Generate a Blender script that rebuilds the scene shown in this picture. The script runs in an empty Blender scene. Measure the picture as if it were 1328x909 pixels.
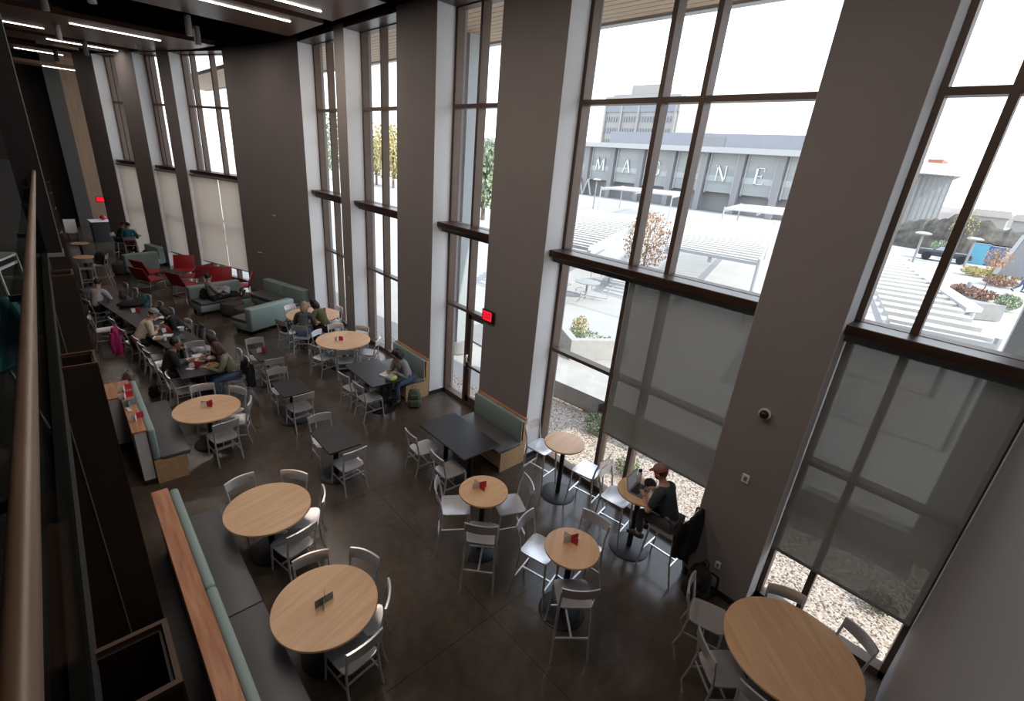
import bpy, bmesh, math, random
from mathutils import Vector, Matrix, Euler
random.seed(7)
PI = math.pi
sc = bpy.context.scene
COL = sc.collection

# ------------------------------------------------------------------ camera (1328 x 909 frame)
def make_camera():
    F, pit, roll, yaw = 614.287, math.radians(21.5486), math.radians(5.1643), math.radians(44.3899)
    cy, sy = math.cos(yaw), math.sin(yaw)
    fwd = Vector((sy*math.cos(pit), cy*math.cos(pit), -math.sin(pit)))
    rt = Vector((cy, -sy, 0)); up = rt.cross(fwd)
    r = math.cos(roll)*rt + math.sin(roll)*up
    u = -math.sin(roll)*rt + math.cos(roll)*up
    cam = bpy.data.cameras.new('camera'); o = bpy.data.objects.new('camera', cam); COL.objects.link(o)
    m = Matrix.Identity(4)
    for i in range(3):
        m[i][0], m[i][1], m[i][2] = r[i], u[i], -fwd[i]
    m[0][3], m[1][3], m[2][3] = 0, 0, 5.3
    o.matrix_world = m
    cam.sensor_width = 36; cam.lens = 36*F/1328
    cam.clip_start = 0.02; cam.clip_end = 1000
    sc.camera = o
make_camera()

# ------------------------------------------------------------------ materials
def nodes(name):
    m = bpy.data.materials.new(name); m.use_nodes = True
    nt = m.node_tree; b = nt.nodes['Principled BSDF']
    return m, nt, b
def mat(name, col, rough=.5, metal=0, noise=0, scale=8, stretch=None, emit=0, bump=0, coat=0, spec=None, alpha=None):
    m, nt, b = nodes(name)
    b.inputs['Base Color'].default_value = (*col, 1)
    b.inputs['Roughness'].default_value = rough
    b.inputs['Metallic'].default_value = metal
    if spec is not None: b.inputs['Specular IOR Level'].default_value = spec
    if coat: b.inputs['Coat Weight'].default_value = coat
    if emit:
        b.inputs['Emission Color'].default_value = (*col, 1); b.inputs['Emission Strength'].default_value = emit
    if noise or bump:
        tc = nt.nodes.new('ShaderNodeTexCoord'); mp = nt.nodes.new('ShaderNodeMapping')
        if stretch: mp.inputs['Scale'].default_value = stretch
        nt.links.new(tc.outputs['Object'], mp.inputs[0])
        n = nt.nodes.new('ShaderNodeTexNoise'); n.inputs['Scale'].default_value = scale; n.inputs['Detail'].default_value = 5
        nt.links.new(mp.outputs[0], n.inputs['Vector'])
        if noise:
            r = nt.nodes.new('ShaderNodeValToRGB')
            r.color_ramp.elements[0].position = .3; r.color_ramp.elements[1].position = .7
            r.color_ramp.elements[0].color = (*[c*(1-noise) for c in col], 1)
            r.color_ramp.elements[1].color = (*[min(1, c*(1+noise)) for c in col], 1)
            nt.links.new(n.outputs['Fac'], r.inputs[0]); nt.links.new(r.outputs[0], b.inputs['Base Color'])
        if bump:
            bp = nt.nodes.new('ShaderNodeBump'); bp.inputs['Strength'].default_value = bump; bp.inputs['Distance'].default_value = .01
            nt.links.new(n.outputs['Fac'], bp.inputs['Height']); nt.links.new(bp.outputs[0], b.inputs['Normal'])
    return m

def floor_mat():
    m, nt, b = nodes('polished_concrete')
    tc = nt.nodes.new('ShaderNodeTexCoord')
    n = nt.nodes.new('ShaderNodeTexNoise'); n.inputs['Scale'].default_value = .55; n.inputs['Detail'].default_value = 7; n.inputs['Roughness'].default_value = .62
    n2 = nt.nodes.new('ShaderNodeTexNoise'); n2.inputs['Scale'].default_value = 9; n2.inputs['Detail'].default_value = 6
    br = nt.nodes.new('ShaderNodeTexBrick')
    br.offset = 0; br.inputs['Scale'].default_value = 1
    br.inputs['Brick Width'].default_value = 3.05; br.inputs['Row Height'].default_value = 3.05
    br.inputs['Mortar Size'].default_value = .006; br.inputs['Mortar Smooth'].default_value = .2
    br.inputs['Color1'].default_value = br.inputs['Color2'].default_value = (1, 1, 1, 1); br.inputs['Mortar'].default_value = (.45, .45, .45, 1)
    for x in (n, n2): nt.links.new(tc.outputs['Object'], x.inputs['Vector'])
    rot = nt.nodes.new('ShaderNodeMapping'); rot.inputs['Rotation'].default_value = (0, 0, .0)
    nt.links.new(tc.outputs['Object'], rot.inputs[0]); nt.links.new(rot.outputs[0], br.inputs['Vector'])
    r = nt.nodes.new('ShaderNodeValToRGB'); e = r.color_ramp.elements
    e[0].position = .3; e[0].color = (.040, .029, .020, 1); e[1].position = .72; e[1].color = (.11, .088, .068, 1)
    nt.links.new(n.outputs['Fac'], r.inputs[0])
    mx = nt.nodes.new('ShaderNodeMixRGB'); mx.blend_type = 'MULTIPLY'; mx.inputs[0].default_value = 1
    nt.links.new(r.outputs[0], mx.inputs[1]); nt.links.new(br.outputs['Color'], mx.inputs[2])
    m2 = nt.nodes.new('ShaderNodeMixRGB'); m2.blend_type = 'OVERLAY'; m2.inputs[0].default_value = .35
    nt.links.new(mx.outputs[0], m2.inputs[1]); nt.links.new(n2.outputs['Fac'], m2.inputs[2])
    nt.links.new(m2.outputs[0], b.inputs['Base Color'])
    rr = nt.nodes.new('ShaderNodeMapRange'); rr.inputs['To Min'].default_value = .13; rr.inputs['To Max'].default_value = .30
    nt.links.new(n.outputs['Fac'], rr.inputs[0]); nt.links.new(rr.outputs[0], b.inputs['Roughness'])
    b.inputs['Specular IOR Level'].default_value = .5
    return m

def wood_mat(name, c1, c2, scale=3, axis=0, rough=.45, planks=0, detail=1.0):
    m, nt, b = nodes(name)
    tc = nt.nodes.new('ShaderNodeTexCoord'); mp = nt.nodes.new('ShaderNodeMapping')
    s = [9, 9, 9]; s[axis] = .8
    mp.inputs['Scale'].default_value = s
    nt.links.new(tc.outputs['Object'], mp.inputs[0])
    n = nt.nodes.new('ShaderNodeTexNoise'); n.inputs['Scale'].default_value = scale; n.inputs['Detail'].default_value = 6; n.inputs['Distortion'].default_value = .6
    nt.links.new(mp.outputs[0], n.inputs['Vector'])
    r = nt.nodes.new('ShaderNodeValToRGB'); e = r.color_ramp.elements
    e[0].position = .32; e[0].color = (*c1, 1); e[1].position = .68; e[1].color = (*c2, 1)
    nt.links.new(n.outputs['Fac'], r.inputs[0])
    out = r.outputs[0]
    if planks:
        w = nt.nodes.new('ShaderNodeTexWave'); w.wave_type = 'BANDS'; w.bands_direction = 'Y' if axis == 0 else 'X'
        w.inputs['Scale'].default_value = planks; nt.links.new(tc.outputs['Object'], w.inputs['Vector'])
        r2 = nt.nodes.new('ShaderNodeValToRGB'); r2.color_ramp.elements[0].position = .02; r2.color_ramp.elements[0].color = (.25, .25, .25, 1)
        r2.color_ramp.elements[1].position = .1; r2.color_ramp.elements[1].color = (1, 1, 1, 1)
        nt.links.new(w.outputs['Fac'], r2.inputs[0])
        mx = nt.nodes.new('ShaderNodeMixRGB'); mx.blend_type = 'MULTIPLY'; mx.inputs[0].default_value = 1
        nt.links.new(out, mx.inputs[1]); nt.links.new(r2.outputs[0], mx.inputs[2]); out = mx.outputs[0]
    nt.links.new(out, b.inputs['Base Color']); b.inputs['Roughness'].default_value = rough
    return m

def glass_mat(name='window_glass', tint=(.93, .96, .96), refl=.06, hi=.45):
    m = bpy.data.materials.new(name); m.use_nodes = True; nt = m.node_tree; nt.nodes.clear()
    o = nt.nodes.new('ShaderNodeOutputMaterial'); t = nt.nodes.new('ShaderNodeBsdfTransparent'); g = nt.nodes.new('ShaderNodeBsdfGlossy')
    t.inputs[0].default_value = (*tint, 1); g.inputs['Roughness'].default_value = .02; g.inputs[0].default_value = (.9, .95, 1, 1)
    lw = nt.nodes.new('ShaderNodeLayerWeight'); lw.inputs['Blend'].default_value = .25
    mr = nt.nodes.new('ShaderNodeMapRange'); mr.inputs['To Min'].default_value = refl*.5; mr.inputs['To Max'].default_value = hi
    mx = nt.nodes.new('ShaderNodeMixShader')
    nt.links.new(lw.outputs['Facing'], mr.inputs[0]); mr.inputs['From Min'].default_value = .3
    nt.links.new(mr.outputs[0], mx.inputs[0]); nt.links.new(t.outputs[0], mx.inputs[1]); nt.links.new(g.outputs[0], mx.inputs[2]); nt.links.new(mx.outputs[0], o.inputs[0])
    return m
def shade_mat(name, col, thru=.1, trans=.25):
    m = bpy.data.materials.new(name); m.use_nodes = True; nt = m.node_tree; nt.nodes.clear()
    o = nt.nodes.new('ShaderNodeOutputMaterial'); t = nt.nodes.new('ShaderNodeBsdfTransparent'); d = nt.nodes.new('ShaderNodeBsdfDiffuse'); tl = nt.nodes.new('ShaderNodeBsdfTranslucent')
    n = nt.nodes.new('ShaderNodeTexNoise'); n.inputs['Scale'].default_value = 240
    d.inputs[0].default_value = (*col, 1); tl.inputs[0].default_value = (*col, 1)
    a = nt.nodes.new('ShaderNodeMixShader'); a.inputs[0].default_value = trans
    b = nt.nodes.new('ShaderNodeMixShader'); mr = nt.nodes.new('ShaderNodeMapRange'); mr.inputs['To Min'].default_value = thru*.8; mr.inputs['To Max'].default_value = thru*1.2
    nt.links.new(n.outputs['Fac'], mr.inputs[0]); nt.links.new(mr.outputs[0], b.inputs[0])
    nt.links.new(d.outputs[0], a.inputs[1]); nt.links.new(tl.outputs[0], a.inputs[2])
    nt.links.new(a.outputs[0], b.inputs[1]); nt.links.new(t.outputs[0], b.inputs[2]); nt.links.new(b.outputs[0], o.inputs[0])
    return m
def speckle_mat(name, c1, c2, c3, scale=30, rough=.9):
    m, nt, b = nodes(name)
    tc = nt.nodes.new('ShaderNodeTexCoord'); v = nt.nodes.new('ShaderNodeTexVoronoi'); v.inputs['Scale'].default_value = scale
    nt.links.new(tc.outputs['Object'], v.inputs['Vector'])
    sp = nt.nodes.new('ShaderNodeSeparateColor'); nt.links.new(v.outputs['Color'], sp.inputs[0])
    r = nt.nodes.new('ShaderNodeValToRGB'); r.color_ramp.interpolation = 'CONSTANT'; e = r.color_ramp.elements
    e[0].color = (*c1, 1); e[1].position = .45; e[1].color = (*c2, 1); x = e.new(.78); x.color = (*c3, 1)
    nt.links.new(sp.outputs[0], r.inputs[0]); nt.links.new(r.outputs[0], b.inputs['Base Color']); b.inputs['Roughness'].default_value = rough
    return m

M = dict(
    floor=floor_mat(),
    wall=mat('taupe_wall_paint', (.275, .248, .245), .8, noise=.04, scale=1.5, bump=.05),
    wallg=mat('grey_wall_paint', (.265, .258, .275), .7, noise=.03, scale=1.5),
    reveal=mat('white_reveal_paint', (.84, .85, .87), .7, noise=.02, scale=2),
    dark=mat('black_ceiling_void', (.006, .006, .007), .9, noise=.2),
    baseboard=mat('black_rubber_base', (.02, .02, .02), .6, noise=.1),
    bronze=mat('dark_bronze_frame', (.115, .076, .055), .45, metal=.2, noise=.1, scale=5),
    bronzed=mat('bronze_side', (.16, .105, .075), .5, noise=.08, scale=5),
    sill=wood_mat('dark_walnut_sill', (.035, .018, .012), (.06, .032, .022), axis=1, rough=.35),
    glass=glass_mat(),
    guard=glass_mat('guard_glass', (.72, .74, .72), .0, .04),
    shade=shade_mat('dark_roller_fabric', (.27, .262, .24), .24, .2),
    shadeL=shade_mat('backlit_roller_fabric', (.80, .73, .66), .06, .68),  # paler copy of the fabric, the light behind it put into the colour
    shadebox=mat('grey_cassette', (.2, .2, .2), .6, noise=.05),
    alu=mat('brushed_aluminium', (.80, .80, .82), .3, metal=.76, noise=.04, scale=6, stretch=(1, 6, 1)),
    maple=wood_mat('light_maple_top', (.68, .41, .23), (.80, .52, .31), 1.6, 0, .38),
    darkwoodtop=wood_mat('cherry_cap', (.38, .15, .075), (.58, .29, .16), 2, 1, .4),
    birch=wood_mat('birch_panel', (.50, .30, .15), (.62, .40, .22), 2, 1, .5),
    blacktop=mat('charcoal_laminate', (.028, .028, .032), .38, noise=.15, scale=30),
    blackmetal=mat('black_powdercoat', (.012, .012, .014), .42, noise=.1),
    teal=mat('pale_teal_vinyl', (.27, .36, .345), .5, noise=.08, scale=60, bump=.15),
    greyvinyl=mat('charcoal_vinyl', (.10, .10, .108), .42, noise=.08, scale=40, bump=.1),
    olive=mat('dark_olive_fabric', (.06, .058, .045), .8, noise=.1, scale=50),
    red=mat('red_shell', (.36, .012, .02), .45, noise=.08, scale=12),
    chrome=mat('satin_chrome', (.75, .75, .75), .2, metal=1, noise=.03),
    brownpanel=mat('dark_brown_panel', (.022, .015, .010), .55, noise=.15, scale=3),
    balconyfloor=mat('dark_balcony_carpet', (.012, .012, .014), .9, noise=.3, scale=20),
    rim=mat('copper_brown_rim', (.06, .028, .016), .5, noise=.1),
    rail=wood_mat('oak_handrail', (.105, .062, .038), (.17, .108, .07), 2.5, 1, .4),
    ceilwood=wood_mat('ceiling_slat_wood', (.10, .042, .022), (.15, .068, .036), 2, 0, .38, planks=2.2),
    slat=mat('canopy_slat', (.52, .50, .46), .6, noise=.03),
    soffit=wood_mat('soffit_cedar', (.42, .29, .18), (.52, .38, .25), 2, 1, .6, planks=1.6),
    lamp=mat('lamp_tube_white', (1, .95, .9), .5, emit=9),
    exitred=mat('exit_red_glow', (1, .012, .03), .5, emit=1.5),
    whitepaint=mat('white_paint', (.62, .62, .62), .6, noise=.03),
    white=mat('white_plastic', (.8, .8, .8), .5, noise=.03),
    paper=mat('white_card', (.75, .74, .72), .7, noise=.05, scale=20),
    redcard=mat('red_card', (.55, .02, .05), .5, noise=.2, scale=60),
    greycard=mat('grey_card', (.22, .28, .29), .5, noise=.3, scale=80),
    black=mat('black_cloth', (.010, .010, .012), .85, noise=.3, scale=12, bump=.3),
    greypanel=mat('charcoal_wall_panel', (.055, .054, .05), .6, noise=.08),
    lightwood=wood_mat('far_wood_panel', (.20, .13, .075), (.27, .18, .11), 1.4, 2, .5),
    concrete=mat('pale_concrete', (.42, .415, .40), .85, noise=.08, scale=4, bump=.1),
    concreteg=mat('grey_concrete', (.27, .265, .255), .85, noise=.1, scale=3, bump=.1),
    plaza=mat('plaza_concrete', (.42, .405, .38), .9, noise=.06, scale=.4),
    gravel=speckle_mat('gravel_mulch', (.42, .34, .28), (.62, .55, .47), (.13, .10, .08), 42),
    whitesteel=mat('white_painted_steel', (.42, .42, .42), .55, noise=.03),
    ltsteel=mat('grey_painted_steel', (.36, .39, .40), .5, noise=.05),
    bldg=mat('pale_grey_cladding', (.27, .28, .31), .6, noise=.04, scale=.5),
    bldgw=mat('white_fascia', (.45, .445, .44), .6, noise=.03),
    bldgglass=mat('blue_grey_curtain_wall', (.29, .31, .31), .25, noise=.12, scale=.25, stretch=(1, .3, 3)),
    bldgcol=mat('grey_building_column', (.25, .25, .255), .6, noise=.05),
    tower=mat('tower_concrete', (.36, .35, .33), .8, noise=.05),
    towerwin=mat('tower_window', (.24, .26, .29), .4, noise=.1),
    hedge=mat('dark_hedge', (.10, .09, .075), .9, noise=.5, scale=1.2, bump=.6),
    shrubg=mat('sage_leaf', (.28, .34, .22), .8, noise=.35, scale=6),
    shruby=mat('yellow_leaf', (.42, .36, .15), .8, noise=.3, scale=6),
    shrubr=mat('russet_leaf', (.30, .19, .14), .8, noise=.35, scale=6),
    leafo=mat('orange_leaf', (.40, .25, .15), .8, noise=.4, scale=6),
    bark=mat('bark', (.16, .12, .09), .9, noise=.3, scale=12),
    truck=mat('truck_dark_paint', (.05, .055, .07), .25, metal=.4, noise=.05, coat=.5),
    blue=mat('light_blue_panel', (.12, .36, .48), .5, noise=.05, scale=1),
    blue2=mat('mid_blue_panel', (.06, .16, .32), .5, noise=.15, scale=1),
    hill=mat('tan_hill', (.26, .23, .21), .9, noise=.25, scale=.05),
    brickroof=mat('brick_red', (.42, .16, .11), .8, noise=.1),
    screen=mat('screen_dark', (.03, .035, .04), .15, noise=.1),
    screenglow=mat('screen_pale', (.42, .46, .50), .4, emit=.15, noise=.1),
)

# ------------------------------------------------------------------ mesh builder
class MB:
    def __init__(s): s.v = []; s.f = []; s.sm = []; s.mi = []; s.cur = 0
    def add(s, vs, fs, smooth=False, T=None):
        n = len(s.v)
        s.v += [tuple(T @ Vector(v)) if T is not None else tuple(v) for v in vs]
        for f in fs: s.f.append(tuple(i+n for i in f)); s.sm.append(smooth); s.mi.append(s.cur)
        return s
    def box(s, x0, x1, y0, y1, z0, z1, T=None):
        v = [(x0,y0,z0),(x1,y0,z0),(x1,y1,z0),(x0,y1,z0),(x0,y0,z1),(x1,y0,z1),(x1,y1,z1),(x0,y1,z1)]
        return s.add(v, [(0,3,2,1),(4,5,6,7),(0,1,5,4),(1,2,6,5),(2,3,7,6),(3,0,4,7)], T=T)
    def rbox(s, x0, x1, y0, y1, z0, z1, r=.02, seg=2, T=None):
        bm = bmesh.new(); bmesh.ops.create_cube(bm, size=1)
        for v in bm.verts: v.co = Vector(((x0+x1)/2+v.co.x*(x1-x0), (y0+y1)/2+v.co.y*(y1-y0), (z0+z1)/2+v.co.z*(z1-z0)))
        r = min(r, .49*min(x1-x0, y1-y0, z1-z0))
        bmesh.ops.bevel(bm, geom=bm.edges[:], offset=r, segments=seg, profile=.5, affect='EDGES')
        return s.addbm(bm, True, T)
    def addbm(s, bm, smooth=False, T=None):
        bm.verts.index_update()
        s.add([v.co for v in bm.verts], [[v.index for v in f.verts] for f in bm.faces], smooth, T); bm.free(); return s
    def prism(s, poly, z0, z1, T=None, smooth=False):
        n = len(poly); a = sum(poly[i][0]*poly[(i+1)%n][1]-poly[(i+1)%n][0]*poly[i][1] for i in range(n))
        if a < 0: poly = poly[::-1]
        v = [(x, y, z0) for x, y in poly]+[(x, y, z1) for x, y in poly]
        f = [tuple(range(n-1, -1, -1)), tuple(range(n, 2*n))]+[(i, (i+1)%n, n+(i+1)%n, n+i) for i in range(n)]
        return s.add(v, f, smooth, T)
    def lathe(s, prof, seg=24, c=(0,0,0), T=None, smooth=True):
        v = []; f = []
        for r, z in prof:
            for k in range(seg):
                a = 2*PI*k/seg; v.append((c[0]+r*math.cos(a), c[1]+r*math.sin(a), c[2]+z))
        for i in range(len(prof)-1):
            for k in range(seg):
                k2 = (k+1) % seg; f.append((i*seg+k, i*seg+k2, (i+1)*seg+k2, (i+1)*seg+k))
        f.append(tuple(range(seg-1, -1, -1))); f.append(tuple((len(prof)-1)*seg+k for k in range(seg)))
        return s.add(v, f, smooth, T)
    def tube(s, pts, r, seg=8, T=None, sx=1.0):
        pts = [Vector(p) for p in pts]; n = len(pts)
        rs = r if isinstance(r, (list, tuple)) else [r]*n
        v = []; f = []; ref = None
        for i, p in enumerate(pts):
            d = (pts[min(i+1, n-1)]-pts[max(i-1, 0)]).normalized()
            if ref is None:
                ref = Vector((1, 0, 0)) if abs(d.x) < .9 else Vector((0, 1, 0))
            a = (ref - d*ref.dot(d)).normalized(); b = d.cross(a); ref = a
            for k in range(seg):
                t = 2*PI*k/seg; v.append(p+(a*math.cos(t)*sx+b*math.sin(t))*rs[i])
        for i in range(n-1):
            for k in range(seg):
                k2 = (k+1) % seg; f.append((i*seg+k, i*seg+k2, (i+1)*seg+k2, (i+1)*seg+k))
        f.append(tuple(range(seg-1, -1, -1))); f.append(tuple((n-1)*seg+k for k in range(seg)))
        return s.add(v, f, True, T)
    def ball(s, c, r, seg=12, rings=8, T=None):
        if not isinstance(r, (tuple, list)): r = (r, r, r)
        bm = bmesh.new(); bmesh.ops.create_uvsphere(bm, u_segments=seg, v_segments=rings, radius=1)
        for v in bm.verts: v.co = Vector((c[0]+v.co.x*r[0], c[1]+v.co.y*r[1], c[2]+v.co.z*r[2]))
        return s.addbm(bm, True, T)
    def skin(s, verts, edges, radii, sub=2, T=None):
        me = bpy.data.meshes.new('tmp'); me.from_pydata([tuple(v) for v in verts], edges, [])
        o = bpy.data.objects.new('tmp', me); COL.objects.link(o)
        md = o.modifiers.new('s', 'SKIN'); md.use_smooth_shade = True
        for i, r in enumerate(radii):
            sv = me.skin_vertices[0].data[i]; sv.radius = (r, r) if not isinstance(r, (tuple, list)) else r
            sv.use_root = (i == 0)
        sb = o.modifiers.new('d', 'SUBSURF'); sb.levels = sub; sb.render_levels = sub
        dg = bpy.context.evaluated_depsgraph_get(); ev = o.evaluated_get(dg); m2 = ev.to_mesh()
        s.add([v.co.copy() for v in m2.vertices], [tuple(p.vertices) for p in m2.polygons], True, T)
        ev.to_mesh_clear(); bpy.data.objects.remove(o); bpy.data.meshes.remove(me)
        return s
    def build(s, name, m, parent=None, smooth=None):
        me = bpy.data.meshes.new(name); me.from_pydata(s.v, [], s.f)
        ms = m if isinstance(m, (list, tuple)) else [m]
        for x in ms: me.materials.append(M[x] if isinstance(x, str) else x)
        me.polygons.foreach_set('use_smooth', s.sm if smooth is None else [smooth]*len(s.f))
        me.polygons.foreach_set('material_index', s.mi)
        me.update()
        if any(s.sm):
            try: me.set_sharp_from_angle(angle=math.radians(38))
            except Exception: pass
        o = bpy.data.objects.new(name, me); COL.objects.link(o)
        if parent: o.parent = parent
        return o

def tag(o, label=None, cat=None, group=None, kind=None):
    if label: o['label'] = label
    if cat: o['category'] = cat
    if group: o['group'] = group
    if kind: o['kind'] = kind
    return o
def thing(name, label, cat, loc=(0,0,0), rz=0, group=None):
    o = bpy.data.objects.new(name, None); COL.objects.link(o); o.empty_display_size = .1
    o.location = loc; o.rotation_euler = (0, 0, rz)
    return tag(o, label, cat, group)
def struct(o, label=None, cat=None):
    o['kind'] = 'structure'
    if label: o['label'] = label
    if cat: o['category'] = cat
    return o
def dup(root, loc, rz, label, group=None):
    r = root.copy(); COL.objects.link(r); r.location = loc; r.rotation_euler = (0, 0, rz); r['label'] = label
    if group: r['group'] = group
    for ch in list(root.children):
        c = ch.copy(); COL.objects.link(c); c.parent = r
        for g in ch.children:
            d = g.copy(); COL.objects.link(d); d.parent = c
    return r
def face(dx, dy): return math.atan2(-dx, dy)      # rotation that turns local +Y to (dx, dy)

# ================================================================== THE SETTING
XW, XF, XG = 5.69, 6.11, 6.20            # pier face, frame face, glass
HEAD = 7.97
# ---- floor
b = MB(); b.box(-7, 6.30, -3.5, 45, -.2, 0)
struct(b.build('floor', 'floor'), 'polished dark brown concrete floor of the dining hall', 'floor')
# ---- wall_right: piers between the tall windows
piers = [(-3.5, -.50), (1.02, 1.88), (5.27, 6.68), (8.50, 9.93), (12.34, 12.88), (15.22, 15.5)]
b = MB()
for y0, y1 in piers:
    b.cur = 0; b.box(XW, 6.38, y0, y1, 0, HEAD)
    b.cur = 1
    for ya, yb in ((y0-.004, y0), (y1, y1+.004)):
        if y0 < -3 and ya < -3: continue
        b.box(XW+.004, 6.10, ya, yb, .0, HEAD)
b.cur = 2; b.box(XW+.3, 6.4, -3.5, 15.5, HEAD+.0, 9.35)
wr = b.build('wall_right', ['wall', 'reveal', 'dark'])
struct(wr, 'taupe painted window wall with deep piers and white reveals', 'wall')
# ---- curved wide wall then the angled left wall
LA = .352; L0 = Vector((4.88, 19.61)); LD = Vector((-math.sin(LA), math.cos(LA))); LN = Vector((math.cos(LA), math.sin(LA)))
def lw(s, off=0, z=0): p = L0+LD*s+LN*off; return (p.x, p.y, z)
R_ = 4.46/(2*math.sin(LA/2)); cc = Vector((XW-R_, 15.22))
arc = [(cc.x+R_*math.cos(LA*k/16), cc.y+R_*math.sin(LA*k/16)) for k in range(17)]
arc2 = [(cc.x+(R_+.55)*math.cos(LA*k/16), cc.y+(R_+.55)*math.sin(LA*k/16)) for k in range(17)]
b = MB(); b.prism(arc+arc2[::-1], 0, HEAD)
b.cur=1; b.prism(arc+arc2[::-1], HEAD, 9.35); wm = b.build('wall_middle', ['wall', 'dark']); struct(wm, 'wide gently curving taupe wall between the two runs of windows', 'wall')
TL = Matrix.Translation((L0.x, L0.y, 0)) @ Matrix.Rotation(LA, 4, 'Z')    # local x = normal, y = along
b = MB()
lp = [(2.85, 3.58), (5.10, 6.30), (7.90, 9.37)]
for y0, y1 in lp:
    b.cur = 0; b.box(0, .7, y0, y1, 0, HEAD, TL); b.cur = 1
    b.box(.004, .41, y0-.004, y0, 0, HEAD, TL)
b.cur = 2; b.box(.3, .75, -.3, 9.37, HEAD, 9.35, TL)
wl = b.build('wall_left', ['wall', 'reveal', 'dark']); struct(wl, 'angled far taupe wall pierced by three narrow tall windows', 'wall')
# ---- back walls far away
b = MB(); b.box(1.45, 3.2, 36.6, 36.9, 0, 9)
struct(b.build('wall_back', 'lightwood'), 'tall light wood panelled wall at the far end', 'wall')
b = MB(); b.box(.84, 1.45, 35.9, 36.9, 0, 9)
struct(b.build('wall_far', 'greypanel'), 'charcoal grey column wall at the far end', 'wall')
b = MB(); b.box(-7, 3.6, 38, 38.3, 0, 9.3); b.box(-7.2, -7, -3.5, 38, 0, 9.3)
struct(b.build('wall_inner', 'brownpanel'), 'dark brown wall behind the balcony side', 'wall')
b = MB(); b.box(1.2, 6.10, -.90, -.486, 0, 9.35)
struct(b.build('wall_near', 'wallg'), 'smooth grey return wall filling the lower right corner', 'wall')
b = MB(); b.box(-7.2, 6.4, -3.8, -3.5, 0, 9.3)
struct(b.build('wall_behind', 'wall'))
b = MB(); b.box(1.65, 4.5, 37, 37.2, 0, 9.3); b.box(1.6, 1.75, 28.4, 37, 0, 9.3) if False else None
struct(b.build('wall_corner', 'dark'))
# ---- ceiling void
b = MB(); b.box(-7.2, 6.4, -3.8, 38.3, 9.3, 9.5); b.cur = 0
struct(b.build('ceiling', 'dark'), 'black open ceiling void above the wood panels', 'ceiling')
# baseboards
b = MB()
for y0, y1 in piers:
    b.box(XW-.012, XW, y0, y1, 0, .1); b.box(XW, 6.1, y0-.012, y0-.004, 0, .1); 
struct(b.build('baseboard_right', 'baseboard'))
b = MB()
for y0, y1 in lp: b.box(-.012, 0, y0, y1, 0, .1, TL)
struct(b.build('baseboard_left', 'baseboard'))

# ---- windows
def window(n, y0, y1, mulls, door=None, T=None, low=True, x=XF, label=None):
    """y0..y1 opening at the frame line, frame parts 6.11-6.28 deep"""
    w = bpy.data.objects.new('window_%d' % n, None); COL.objects.link(w); struct(w, label, 'window')
    x1 = x+.17
    b = MB()
    for a, c in ((y0, y0+.06), (y1-.06, y1)): b.box(x, x1, a, c, 0, 7.9, T)
    b.box(x, x1, y0, y1, 7.84, 7.97, T)
    b.box(x, x1, y0, y1, 0, .10, T)
    b.box(x, x1, y0, y1, 3.88, 4.04, T)
    b.build('window_frame', 'bronze', w)
    for m_ in mulls:
        b = MB(); b.box(x-.01, x1, m_-.035, m_+.035, (0 if not door or abs(m_-door) > 3 else 0), 7.85, T); b.build('mullion', 'bronze', w)
    b = MB(); b.box(x-.005, x1-.02, y0, y1, 6.19, 6.26, T); b.box(x-.005, x1-.02, y0, y1, 2.21, 2.27, T); b.build('transom_bar', 'bronze', w)
    b = MB(); b.rbox(x-.31, x+.02, y0-.01 if False else y0+.0, y1, 3.93, 4.035, .008, 1, T); b.build('window_sill', 'sill', w)
    b = MB(); b.box(x-.19, x+.0, y0+.003, y1-.003, 3.83, 3.93, T); b.build('shade_cassette', 'shadebox', w)
    b = MB(); b.box(x-.42, x, y0+.003, y1-.003, 7.86, 7.96, T); b.build('head_trim', 'sill', w)
    ed = [y0+.06]+sorted(mulls)+[y1-.06]
    for i in range(len(ed)-1):
        for z0, z1 in ((.1, 2.21), (2.27, 3.88), (4.04, 6.19), (6.26, 7.84)):
            if door and i == 0 and z0 < 1: continue
            b = MB(); a, c = ed[i]+.03, ed[i+1]-.03
            xx = x+.09
            b.add([(xx, a, z0), (xx, c, z0), (xx, c, z1), (xx, a, z1)], [(0, 1, 2, 3)], T=T); b.build('pane', 'glass', w)
    return w
window(1, 6.68, 8.50, [7.72], door=True, label='tall narrow window with the glazed exit door in its lower part')
window(2, 9.93, 12.34, [11.35], label='tall window behind the round table and the long bench seat')
window(3, 12.88, 15.22, [14.30], label='tall slim window next to the wide curving wall')
window(4, 1.88, 5.27, [3.30, 3.895], label='widest tall window with a dark roller shade over its lower right')
window(5, -.485, 1.02, [.50], label='tall window beside the nearest pier')
window(6, 0.0, 2.85, [1.24, 2.33], T=TL, x=.42, label='nearest window of the angled far wall')
window(7, 3.58, 5.10, [4.8], T=TL, x=.42, label='middle window of the angled far wall')
window(8, 6.30, 7.90, [7.45], T=TL, x=.42, label='farthest narrow window of the angled wall')
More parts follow.
